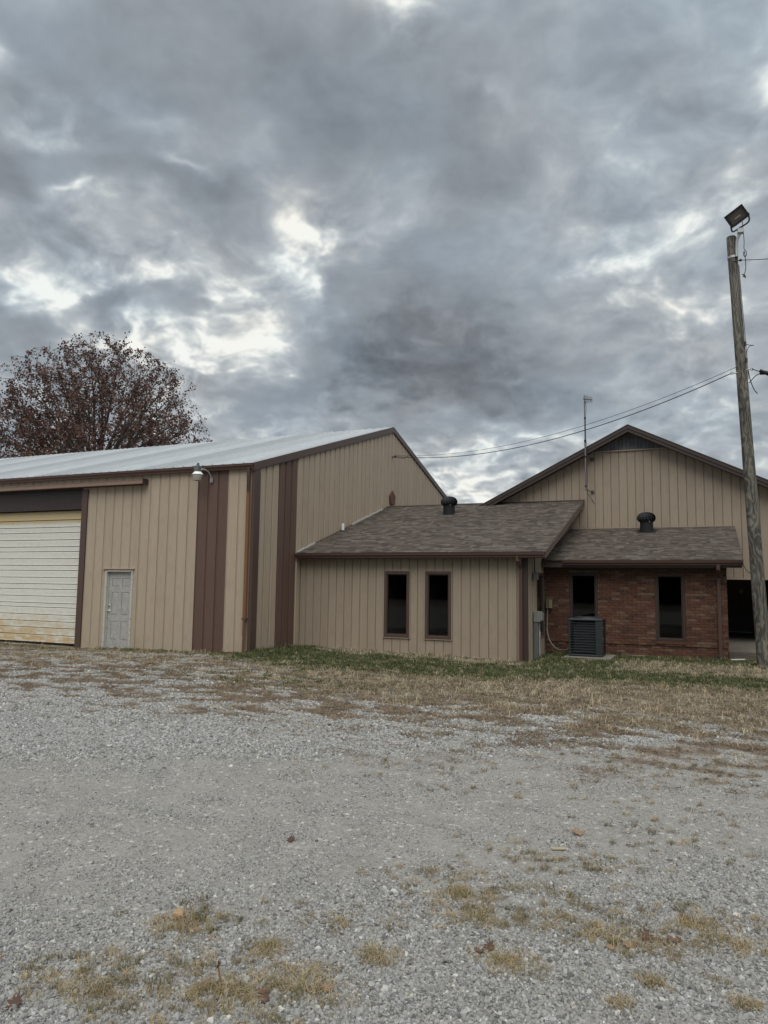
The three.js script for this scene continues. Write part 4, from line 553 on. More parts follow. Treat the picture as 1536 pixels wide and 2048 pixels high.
// ---------------------------------------------------------------- ground
const lut = (pts) => (x) => { if (x <= pts[0][0]) return pts[0][1]; for (let i = 1; i < pts.length; i++) if (x < pts[i][0]) return mix(pts[i - 1][1], pts[i][1], (x - pts[i - 1][0]) / (pts[i][0] - pts[i - 1][0])); return pts[pts.length - 1][1]; };
const gBase = lut([[-9, -0.13], [-5.3, -0.15], [-3, -0.085], [-1.7, -0.06], [0, -0.01], [3.5, -0.035], [5.6, -0.1], [6.2, -0.1], [6.7, -0.02], [10.4, 0.0], [12, -0.04]]);
function height(x, z) { return mix(gBase(x), -0.06, smooth(0.5, 6, z)) + (0.018 * noiseA(x * 0.5, z * 0.5) + 0.008 * noiseB(x * 1.7, z * 1.7)) * smooth(-3, 3, z) ; }
const greenTo = lut([[-6.5, 0.5], [-2, 0.55], [-0.4, 0.8], [0.6, 1.5], [2.5, 1.9], [4.1, 1.6], [7, 1.4], [9, 1.15], [11, 1.1], [20, 1.2]]);
const strawTo = lut([[-7, 3.0], [-2, 3.4], [0, 3.2], [2, 3.6], [4, 4.2], [5.4, 4.6], [6.5, 4.6], [8.6, 4.8], [9.3, 5.2], [10.6, 4.7], [20, 5]]);
const wallLine = (x) => (x < 0.05 ? 0 : x < XA + 0.1 ? ZA : x < XB ? ZB : -5);
// how much of each cover grows or lies at a point
function cover(x, z) {
  const n1 = fbm(noiseA, x * 0.9 + 3, z * 0.9, 3), n2 = fbm(noiseB, x * 2.6, z * 2.6 + 5, 3), w = z + n1 * 0.35 + n2 * 0.12, gt = greenTo(x), st = strawTo(x), wl = wallLine(x);
  let green = smooth(gt + 0.45, gt - 0.5, w + n2 * 0.7) * (0.45 + 0.55 * smooth(-0.45, 0.1, fbm(noiseB, x * 1.5 - 13, z * 2.2, 3, 0.6)));
  if (x < -0.6) green *= 0.35 + 0.5 * smooth(-0.1, 0.4, n2) ;
  if (x < -5.2) green *= smooth(0.1, 0.4, z);
  const pebble = x > 0.5 && x < 6.2 ? smooth(ZA + 1.15, ZA + 0.75, w) * smooth(0.4, 1.2, x) : 0;
  const dryBand = x > 7.6 ? smooth(7.6, 8.8, x) * smooth(-3.1, -2.5, w) * smooth(-0.3, -0.9, w) : 0;
  green *= 1 - 0.9 * Math.max(pebble, dryBand * 0.85);
  const n3 = fbm(noiseA, x * 0.55 - 8, z * 1.5, 4, 0.6), n4 = fbm(noiseB, x * 1.8 + 31, z * 3.4 - 7, 4, 0.6);
  let straw = smooth(st + 1.3, st - 1.3, z + n3 * 2.2 + n4 * 1.0) * (1 - green) * mix(0.42, 0.95, smooth(-1, 4.5, x)) * (0.3 + 0.7 * smooth(-0.3, 0.2, n4));
  straw = Math.max(straw, dryBand * 0.9, pebble * 0.45);
  // sparse green regrowth and brown weedy patches further out
  const re = Math.exp(-(((x - 3.2) / 1.6) ** 2) - (((z - 3.5) / 0.7) ** 2)) * smooth(-0.1, 0.35, n2);
  green = Math.max(green, re * 0.75);
  const patchy = fbm(noiseB, x * 0.9 + 11, z * 1.9, 5, 0.62), far = smooth(9.6, 5.5, z + 0.8 * n1);
  let dirt = smooth(-0.05, 0.32, patchy + 0.5 * smooth(8.6, 4.6, z + 1.2 * n3) - 0.17 - 0.1 * smooth(4, 1, x)) * (1 - green) * far;
  const rut = smooth(0.42, 0.12, Math.abs(w - (0.95 - 0.05 * x) - 0.35 * n1)) * smooth(-7, -4, x) * smooth(2.2, 0.5, x);   // strip of bare stone along the barn
  dirt *= 1 - 0.7 * rut;
  const l1 = 7.7 - 0.64 * (x - 6.8), l2 = 10.6 - 0.55 * (x - 8.2), tracks = smooth(l1 - 0.7, l1 + 0.5, z + n1 * 0.7) * smooth(l2 + 0.8, l2 - 0.8, z + n1 * 0.5) * (0.6 + 0.4 * smooth(-0.25, 0.25, n3));   // packed by wheels
  const coarse = clamp(smooth(st - 1.2, st + 0.5, z + n3 * 1.8) * smooth(l1 + 0.6, l1 - 0.5, z + n1 * 0.7) * (0.75 + 0.5 * n2) * (1 - 0.7 * tracks) + pebble * 0.8 + (x < 3.5 ? smooth(3.5, 1.5, x) * smooth(0.5, 1.2, z) * smooth(8, 5, z) * 0.75 : 0));
  return { green: clamp(green), straw: clamp(straw), dirt: clamp(dirt), coarse, pebble, tracks };
}
const GX0 = -9, GZ0 = -9, GS = 28;
const hash = (i, j) => { let h = Math.imul(i, 374761393) ^ Math.imul(j, 668265263); h = Math.imul(h ^ (h >>> 13), 1274126177); return ((h ^ (h >>> 16)) >>> 0) / 4294967296; };
const groundTex = (() => {
  const N = 2048, fine = [0.272, 0.264, 0.243], packed = [0.285, 0.275, 0.252], stone = [0.3, 0.296, 0.28], soil = [0.152, 0.111, 0.076], sod = [0.062, 0.058, 0.03], dry = [0.205, 0.16, 0.108];
  const K = 4, lo = []; for (let j = 0; j <= N / K; j++) for (let i = 0; i <= N / K; i++) lo.push(cover(GX0 + i * K / N * GS, GZ0 + j * K / N * GS));
  return texture(N, N, (u, v, i, j) => {
    const c = lo[Math.floor(j / K) * (N / K + 1) + Math.floor(i / K)], h1 = hash(i, j), h2 = hash(i >> 1, (j >> 1) + 999), h3 = hash((i + 1) >> 2, (j + 2) >> 2), s = 0.45 * h1 + 0.35 * h2 + 0.2 * h3, x = GX0 + u * GS, z = GZ0 + v * GS, m = 0.5 + 0.5 * noiseA(x * 1.3, z * 1.3), tone = 0.9 + 0.12 * m;
    let k = (0.62 + 0.76 * s) * tone, col3 = fine.map((q, n) => mix(q, stone[n], c.coarse * 0.8) * k);
    col3 = col3.map((q, n) => mix(q, packed[n] * (0.78 + 0.44 * s) * tone, c.tracks * 0.8)); if (h2 > 0.965) col3 = col3.map((q) => q * 1.6);
    const d = clamp(c.dirt * 0.95 * smooth(0.0, 0.5, 1.15 * c.dirt - 0.45 * h3 + 0.25 * m)); col3 = col3.map((q, n) => mix(q, soil[n] * (0.7 + 0.6 * s), d));
    const st = clamp(c.straw * 0.85); col3 = col3.map((q, n) => mix(q, mix(soil[n], dry[n], 0.35 + 0.65 * h2) * (0.6 + 0.7 * s), st));
    const g = clamp(c.green * 0.95); col3 = col3.map((q, n) => mix(q, sod[n] * (0.6 + 0.8 * s), g));
    return col3.map(enc);
  });
})();
groundTex.wrapS = groundTex.wrapT = THREE.MirroredRepeatWrapping;
{
  const axis = (a, b, step, far) => { const l = []; for (let t = a; t <= b + 1e-6; t += step) l.push(t); let d = step * 2, t = a; while (t > -far) { t -= d; d *= 1.7; l.unshift(t); } d = step * 2; t = b; while (t < far) { t += d; d *= 1.7; l.push(t); } return l; };
  const xs = axis(-9, 19, 0.14, 600), zs = axis(-9, 19, 0.14, 600), P = [], uv = [], I = [];
  for (const z of zs) for (const x of xs) { P.push(x, height(clamp(x, -30, 30), clamp(z, -30, 40)), z); uv.push((x - GX0) / GS, (z - GZ0) / GS); }
  for (let j = 0; j + 1 < zs.length; j++) for (let i = 0; i + 1 < xs.length; i++) { const a = j * xs.length + i, b = a + 1, c = a + xs.length, d = c + 1; I.push(a, c, b, b, c, d); }
  const g = new THREE.BufferGeometry(); g.setAttribute('position', new THREE.Float32BufferAttribute(P, 3)); g.setAttribute('uv', new THREE.Float32BufferAttribute(uv, 2)); g.setIndex(I); g.computeVertexNormals();
  const bumpG = texture(512, 512, (u, v, i, j) => { const s = 0.4 * hash(i, j) + 0.35 * hash((i >> 1) % 256, (j >> 1) % 256 + 77) + 0.25 * pB(u * 64, v * 64); return [s, s, s]; }, false, [4, 4]);
  bumpG.repeat.set(7, 7);
  const m = part(scene, 'ground', g, new THREE.MeshStandardMaterial({ map: groundTex, roughness: 1, bumpMap: bumpG, bumpScale: 0.012 })); tag(m, 'grey gravel yard with a strip of grass along the buildings', undefined, undefined, 'structure');
}
const M4 = new THREE.Matrix4(), Q = new THREE.Quaternion(), E3 = new THREE.Euler(), V1 = new THREE.Vector3(), V2 = new THREE.Vector3();
function scatter(parent, name, geo, material, items) { // items: [x, y, z, rx, ry, rz, sx, sy, sz, r, g, b]
  const im = new THREE.InstancedMesh(geo, material, items.length); im.name = name; im.castShadow = im.receiveShadow = true; const c = new THREE.Color();
  items.forEach((t, i) => { im.setMatrixAt(i, M4.compose(V1.set(t[0], t[1], t[2]), Q.setFromEuler(E3.set(t[3], t[4], t[5])), V2.set(t[6], t[7], t[8]))); im.setColorAt(i, c.setRGB(t[9], t[10], t[11])); });
  im.instanceMatrix.needsUpdate = true; parent.add(im); return im;
}
// is a point of the ground in or near the camera's view?
function inView(x, z, margin = 1.2) { const dx = x - 9.931, dz = z - 14.694, ca = Math.cos(0.4158), sa = Math.sin(0.4158), f = -sa * dx - ca * dz, r = ca * dx - sa * dz; return f > 1.6 && Math.abs(r) < f * 0.56 + margin ? f : 0; }
const CLEAR = 1;
{ // loose stones
  const gravel = thing('gravel', 'loose grey crushed stone spread over the yard', undefined, [0, 0, 0]); gravel.userData.kind = 'stuff';
  const r = rng(808), geos = []; for (let v = 0; v < 5; v++) { const g = new THREE.IcosahedronGeometry(1, 0), p = g.attributes.position, seen = new Map(); for (let i = 0; i < p.count; i++) { const k = [p.getX(i), p.getY(i), p.getZ(i)].map((q) => q.toFixed(3)).join(); if (!seen.has(k)) seen.set(k, 0.68 + 0.5 * r()); const s = seen.get(k); p.setXYZ(i, p.getX(i) * s, p.getY(i) * s, p.getZ(i) * s); } g.computeVertexNormals(); geos.push(g); }
  const lists = geos.map(() => []);
  const drop = (x, z, size, lift = 1, sunk = 0) => { const t = r(), k = lift * (t < 0.05 ? 0.42 + 0.16 * r() : t < 0.2 ? 0.12 + 0.08 * r()   : 0.22 + 0.17 * r()), warm = r() < 0.1 ? 0.9 : 1; lists[Math.floor(r() * 5)].push([x, height(x, z) + size * (0.18 - 0.3 * sunk), z, r() * 6.3, r() * 6.3, r() * 6.3, size * (0.8 + 0.7 * r()), size * (0.5 + 0.35 * r()), size * (0.8 + 0.5 * r()), k * 0.96, k * 0.955, k * 0.925 * warm]); };
  let tries = 0, n = 0;
  // near field: small crushed stone, thinning with distance where single stones can no longer be told apart
  while (n < 300000 && tries < 1900000) { tries++; const x = 0.5 + r() * 13, z = 3.5 + r() * 10.1, f = inView(x, z, 0.5); if (!f || f > 9.5) continue; if (r() > clamp(2.9 / f)) continue; const c = cover(x, z); if (r() > 1 - 0.8 * c.straw - 0.93 * c.dirt - 0.5 * c.tracks) continue; const size = 0.004 + 0.0078 * Math.pow(r(), 2.2) + (r() < 0.012 ? 0.009 : 0) + 0.0035 * clamp((f - 4) / 5); drop(x, z, size * (1 + 0.5 * c.coarse) * (1 - 0.4 * c.tracks), 1, c.tracks); n++; }
  // the coarser band further out and the pebbles along the annex
  n = 0; tries = 0; while (n < 220000 && tries < 800000) { tries++; const x = -9 + r() * 22, z = -2.2 + r() * 12, f = inView(x, z, 0.8); if (!f) continue; const c = cover(x, z), d = c.coarse * (1 - 0.8 * c.straw) * (1 - c.green) * Math.pow(1 - 0.97 * c.dirt, 2.2); if (r() > d) continue; if (z < wallLine(x) + 0.05) continue; drop(x, z, 0.008 + 0.013 * Math.pow(r(), 1.8), 1.12); n++; }
  const sm = new THREE.MeshStandardMaterial({ color: 0xffffff, roughness: 0.9 });
  geos.forEach((g, i) => scatter(gravel, 'stone', g, sm, lists[i]));
}
// ---------------------------------------------------------------- grass
function blades(n, h, spread, lean, width, seed) {
  const r = rng(seed), P = [], N = [];
  for (let i = 0; i < n; i++) { const a = r() * 6.283, d = Math.sqrt(r()) * spread, bx0 = Math.cos(a) * d, bz0 = Math.sin(a) * d, dir = r() * 6.283, L = h * (0.55 + 0.6 * r()), ln = lean * (0.4 + 0.9 * r()), w = width * (0.7 + 0.6 * r()), px = -Math.sin(dir) * w, pz = Math.cos(dir) * w, q = (f) => [bx0 + Math.cos(dir) * L * ln * f * f, L * f * Math.sqrt(Math.max(0.08, 1 - Math.min(0.95, ln * ln * f * f))), bz0 + Math.sin(dir) * L * ln * f * f];
    const a0 = q(0), m = q(0.55), t = q(1); P.push(a0[0] - px, a0[1], a0[2] - pz, a0[0] + px, a0[1], a0[2] + pz, m[0] + px * 0.7, m[1], m[2] + pz * 0.7, a0[0] - px, a0[1], a0[2] - pz, m[0] + px * 0.7, m[1], m[2] + pz * 0.7, m[0] - px * 0.7, m[1], m[2] - pz * 0.7, m[0] - px * 0.7, m[1], m[2] - pz * 0.7, m[0] + px * 0.7, m[1], m[2] + pz * 0.7, t[0], t[1], t[2]); }
  const g = new THREE.BufferGeometry(); g.setAttribute('position', new THREE.Float32BufferAttribute(P, 3)); g.computeVertexNormals(); return g;
}
const bladeMat = new THREE.MeshStandardMaterial({ color: 0xffffff, roughness: 0.85, side: THREE.DoubleSide });
{
  const r = rng(515), green = thing('green_grass', 'short green grass in a strip along the building walls', undefined); green.userData.kind = 'stuff';
  const dry = thing('dry_grass', 'flattened straw coloured dead grass between the green strip and gravel', undefined); dry.userData.kind = 'stuff';
  const gg = [blades(9, 0.065, 0.04, 0.8, 0.004, 1), blades(9, 0.08, 0.045, 1.0, 0.004, 2), blades(8, 0.055, 0.045, 0.9, 0.0045, 3)], dg = [blades(8, 0.09, 0.06, 1.3, 0.0034, 4), blades(6, 0.13, 0.07, 1.5, 0.0036, 5), blades(9, 0.06, 0.06, 1.2, 0.0034, 6)];
  const gl = [[], [], []], dl = [[], [], []];
  for (let t = 0; t < 330000; t++) {
    const x = -9 + r() * 22, z = -4.3 + r() * 12.3, wl = wallLine(x); if (z < wl + 0.03 || (x > 6.84 && x < 7.94 && z < -2.7 && z > -3.77) || (x > XB && z < -4.93)) continue; if (!inView(x, z, 1.0)) continue;
    const c = cover(x, z), k = Math.floor(r() * 3), y = height(x, z) - 0.004, q = r();
    if (q < c.green * 0.85 && gl[0].length < 16000) {
      const lush = 0.75 + 0.5 * fbm(noiseB, x * 1.2, z * 1.2, 2) + 1.3 * Math.exp(-(((x - 0.35) / 0.5) ** 2) - (((z + 0.7) / 1.0) ** 2)) + 0.9 * Math.exp(-(((x - 6.45) / 0.4) ** 2) - (((z + 3.2) / 1.2) ** 2)) + 0.3 * smooth(0.25, 0.0, z - wl), s = lush * (0.7 + 0.6 * r()), yel = r() * r(), dead = r() < 0.15 + 0.25 * smooth(0.6, -0.1, greenTo(x) - z);
      gl[k].push([x, y, z, 0, r() * 6.3, 0, 1, s, 1, ...(dead ? [0.24, 0.19, 0.095] : [mix(0.036, 0.11, yel), mix(0.066, 0.1, yel), mix(0.018, 0.028, yel)])]);
    } else if (q < c.green * 0.85 + c.straw * 0.36 && dl[0].length < 15000) { const pale = r() < 0.12, b = pale ? 1.3 : 0.4 + 0.45 * r(), s = pale ? 0.9 + 0.6 * r() : 0.4 + 0.7 * r() * r(); dl[k].push([x, y, z, (r() - 0.5) * 0.5, r() * 6.3, (r() - 0.5) * 0.5, 1, s, 1, 0.4 * b, 0.335 * b, 0.225 * b]); }
    else if (r() < c.dirt * 0.3 * (1 - c.green) && dl[0].length < 15000) { const b = 0.5 + 0.7 * r() * r(), tan = r() < 0.25; dl[k].push([x, y, z, (r() - 0.5) * 0.5, r() * 6.3, (r() - 0.5) * 0.5, 1, 0.15 + 0.35 * r(), 1, ...(tan ? [0.36 * b, 0.29 * b, 0.19 * b] : [0.25 * b, 0.18 * b, 0.118 * b])]); }
  }
  gg.forEach((g, i) => scatter(green, 'grass_tufts', g, bladeMat, gl[i])); dg.forEach((g, i) => scatter(dry, 'straw_tufts', g, bladeMat, dl[i]));
  // low weeds scattered over the near gravel: too many to count
  const weeds = thing('sparse_weeds', 'scattered low tan and olive weeds poking through the gravel', undefined); weeds.userData.kind = 'stuff';
  const wg = [blades(26, 0.05, 0.03, 1.0, 0.0017, 7), blades(22, 0.06, 0.04, 1.2, 0.0016, 8)], wlst = [[], []];
  const spots = [[8.55, 10.5, 0.5, 0.35, 60], [8.75, 10.8, 0.35, 0.25, 40], [9.83, 10.31, 0.5, 0.2, 30], [8.95, 9.9, 0.5, 0.35, 30], [9.3, 9.8, 0.6, 0.3, 20], [9.6, 9.2, 0.9, 0.5, 22], [7.9, 12.0, 0.7, 0.35, 90], [7.45, 12.2, 0.4, 0.25, 50], [7.55, 11.5, 0.45, 0.25, 26], [9.4, 10.5, 0.6, 0.25, 34], [10.0, 10.6, 0.4, 0.25, 24], [8.1, 11.2, 0.4, 0.2, 18], [9.6, 8.6, 1.2, 0.8, 26], [7.5, 8.4, 1.6, 0.7, 40], [9.6, 7, 1.5, 0.7, 90], [8.3, 12.25, 0.5, 0.25, 60], [5.5, 7.0, 2.2, 0.9, 110], [3.5, 6.0, 2.5, 1.0, 140], [7.5, 6.2, 2.0, 0.7, 150], [0.5, 4.0, 3, 1.0, 160], [9.5, 10.8, 0.6, 0.25, 40]];
  const gauss = () => (r() + r() + r() + r() - 2) * 0.8;
  for (const [x, z, sx, sz, n] of spots) for (let i = 0; i < n; i++) { const X = x + gauss() * sx, Z = z + gauss() * sz, b = 0.55 + 0.55 * r(), ol = r() < 0.35; wlst[i % 2].push([X, height(X, Z), Z, (r() - 0.5) * 0.4, r() * 6.3, (r() - 0.5) * 0.4, 0.9, 0.5 + 0.6 * r(), 0.9, ...(ol ? [0.19 * b, 0.165 * b, 0.075 * b] : [0.38 * b, 0.3 * b, 0.18 * b])]); }
  wg.forEach((g, i) => scatter(weeds, 'weed_tufts', g, bladeMat, wlst[i]));
}
// the larger clumps in the near gravel, one object each
const clumpMats = [[0.36, 0.285, 0.165], [0.27, 0.2, 0.115], [0.21, 0.18, 0.08], [0.44, 0.36, 0.22]].map((c) => mat(c, 0.9));
function clump(label, x, z, sx, sz, n, seed) {
  const t = thing('grass_clump', label, 'grass clump', [x, height(x, z), z], 'dry grass clumps in the near gravel'), r = rng(seed), sets = [[], [], [], []], gz = () => (r() + r() + r() - 1.5) * 0.95;
  const proto = [blades(10, 0.05, 0.03, 1.1, 0.0015, seed + 1), blades(9, 0.065, 0.035, 1.3, 0.0014, seed + 2), blades(10, 0.04, 0.03, 1.0, 0.0016, seed + 3)];
  for (let i = 0; i < n; i++) { const u = gz(), v = gz(), d = Math.min(1, Math.hypot(u, v)), lean = 0.35 * Math.sin(seed), g = proto[i % 3].clone(); g.scale(1, 0.5 + 0.8 * (1 - d * 0.6) * r() + 0.1, 1); g.rotateY(r() * 6.3); g.rotateX((r() - 0.5) * 0.7); g.translate((u + lean * v) * sx * 1.5, 0, (v - lean * u * 0.4) * sz * 1.6); sets[Math.floor(Math.pow(r(), 1.3) * 4)].push(g); }
  sets.forEach((s, i) => s.length && part(t, 'tuft', mergeGeometries(s), clumpMats[i]));
  return t;
}
clump('widest tan dry grass patch with curled leaves in the near gravel', 9.52, 10.78, 0.3, 0.1, 150, 100);
clump('olive and tan grass clump standing alone near the lower middle', 9.05, 11.25, 0.11, 0.08, 90, 110);
clump('broad straw clump at the lower left of centre beside bare stones', 8.3, 11.8, 0.17, 0.1, 130, 120);
clump('dry clump partly behind a pale tan stone', 7.5, 11.62, 0.11, 0.08, 60, 130);
clump('small round tan clump between the pale stone and the olive clump', 8.02, 11.6, 0.06, 0.05, 40, 140);
clump('spread of low dry grass near the lower left corner', 7.5, 12.22, 0.16, 0.07, 60, 150);
clump('small tan clump near bottom centre, right of the broad straw clump', 8.5, 11.47, 0.065, 0.045, 44, 160);
clump('dry clump beside an upright dead weed stalk at the bottom', 8.05, 12.02, 0.14, 0.07, 80, 170);
clump('small green-tinged tuft alone near the lower right corner', 10.03, 11.13, 0.04, 0.03, 24, 180);
clump('little olive tuft at the bottom right of centre', 9.56, 11.38, 0.035, 0.03, 20, 190);
clump('small brown tuft above the lower right corner', 9.67, 11.12, 0.05, 0.035, 26, 200);
clump('straw clump cut by the bottom edge of the picture', 9.13, 12.05, 0.1, 0.06, 60, 210);
clump('tan clump in the middle distance left of the pale curled leaf', 8.62, 10.62, 0.09, 0.06, 50, 220);
clump('low brown clump above the olive clump near the lower middle', 8.82, 10.9, 0.1, 0.06, 50, 230);
clump('narrow straw clump at the right edge above the lower corner', 10.02, 10.6, 0.09, 0.045, 40, 240);
clump('small straw clump right of the widest dry grass patch', 9.83, 10.42, 0.09, 0.05, 44, 250);

// fallen leaves, a few stones and a stick one can pick out
function leafGeo(seed) { const r = rng(seed), s = new THREE.Shape(), n = 9, pts = []; for (let i = 0; i < n * 2; i++) { const a = i / (n * 2) * 6.283, rad = (i % 2 ? 0.6 : 1) * (0.7 + 0.5 * r()); pts.push([Math.cos(a) * rad * 0.04, Math.sin(a) * rad * 0.028]); } s.moveTo(...pts[0]); for (const p of pts.slice(1)) s.lineTo(...p); const g = new THREE.ExtrudeGeometry(s, { depth: 0.0012, bevelEnabled: false, curveSegments: 2 }); g.rotateX(-Math.PI / 2); const p = g.attributes.position; for (let i = 0; i < p.count; i++) { const x = p.getX(i), z = p.getZ(i); p.setY(i, p.getY(i) + 9 * x * x + 6 * z * z + 0.1 * x); } g.computeVertexNormals(); return g; }
const leafMats = [[0.13, 0.075, 0.045], [0.085, 0.045, 0.032], [0.25, 0.165, 0.1]].map((c) => mat(c, 0.8)), leafGeos = [1, 2, 3].map(leafGeo);
function leaf(label, x, z, s, k, group) { const m = part(scene, numbered('fallen_leaf'), leafGeos[k % 3], leafMats[k % 3]); m.position.set(x, height(x, z) + 0.012, z); m.rotation.set((k * 0.7) % 0.5, k * 1.9, (k * 1.3) % 0.6); m.scale.setScalar(s); tag(m, label, 'leaf', group); return m; }
leaf('pale curled leaf lying on open gravel right of centre', 9.07, 9.3, 1.5, 2);
leaf('brown curled leaf lying alone on the grey gravel', 7.36, 10.33, 1.0, 1);
const lg = 'leaves caught in the dry grass';
for (const [x, z, s] of [[9.62, 10.72, 1.3], [9.55, 10.84, 1.1], [9.75, 10.7, 1.2], [9.47, 10.9, 0.8], [8.95, 11.16, 1.0], [8.92, 11.22, 0.8], [8.2, 11.95, 1.0], [8.23, 11.99, 0.9], [8.42, 11.8, 0.9], [7.35, 12.45, 1.2], [8.05, 12.42, 1.0], [7.6, 11.62, 0.7], [9.78, 10.4, 0.8]]) leaf('dark curled leaf caught in the dry grass of the near gravel', x, z, s, Math.floor(x * 37) % 3, lg);
{
  const g = new THREE.IcosahedronGeometry(0.032, 2), p = g.attributes.position; for (let i = 0; i < p.count; i++) { const s = 1 + 0.16 * noiseC(p.getX(i) * 30, p.getY(i) * 30, p.getZ(i) * 30); p.setXYZ(i, p.getX(i) * s, p.getY(i) * s * 0.8, p.getZ(i) * s); } g.computeVertexNormals();
  const m = part(scene, 'tan_stone', g, mat([0.45, 0.32, 0.19], 0.85, { map: grimeTex })); m.position.set(7.44, height(7.44, 11.58) + 0.035, 11.56); tag(m, 'pale orange-tan stone in dry grass at the lower left', 'stone');
  const st = part(scene, 'dead_stalk', merge([tube([[0, 0, 0], [0.005, 0.04, 0.004], [-0.008, 0.08, 0], [-0.004, 0.11, 0.006]], 0.0035, 12, 5), tube([[0, 0.03, 0], [0.014, 0.02, 0.01], [0.018, 0.0, 0.016]], 0.0025, 8, 5), leafGeos[1].clone().rotateZ(1.2).scale(0.6, 0.6, 0.6).translate(-0.006, 0.09, 0)]), mat([0.2, 0.11, 0.06], 0.85)); st.position.set(8.0, height(8, 11.98), 11.98); tag(st, 'upright brown dead weed stalk in the dry grass', 'weed');
  const sk = part(scene, 'wood_chip', rbx(-0.045, 0.045, 0, 0.012, -0.012, 0.012, 0.004), mat([0.5, 0.43, 0.32], 0.85, { map: grimeTex })); sk.position.set(9.0, height(9, 9.65) + 0.006, 9.66); sk.rotation.set(0.05, 0.3, 0.03); tag(sk, 'pale sliver of wood lying on the gravel right of centre', 'wood chip');
  const pp = part(scene, 'drain_pipe', rod([10.42, 0.03, -4.02], [10.72, 0.045, -4.1], 0.02, 0.02, 10), mat([0.6, 0.6, 0.56], 0.5, { map: grimeTex })); tag(pp, 'short white pipe on the ground beside the brick corner', 'pipe');
  const wb = part(scene, 'white_board', rbx(-0.2, 0.2, 0, 0.02, -0.03, 0.03, 0.006), mat([0.42, 0.44, 0.44], 0.6, { map: grimeTex })); wb.position.set(8.4, height(8.4, -4.15) + 0.01, -4.17); wb.rotation.y = 0.03; tag(wb, 'white strip of trim lying along the foot of the brick wall', 'board');
}

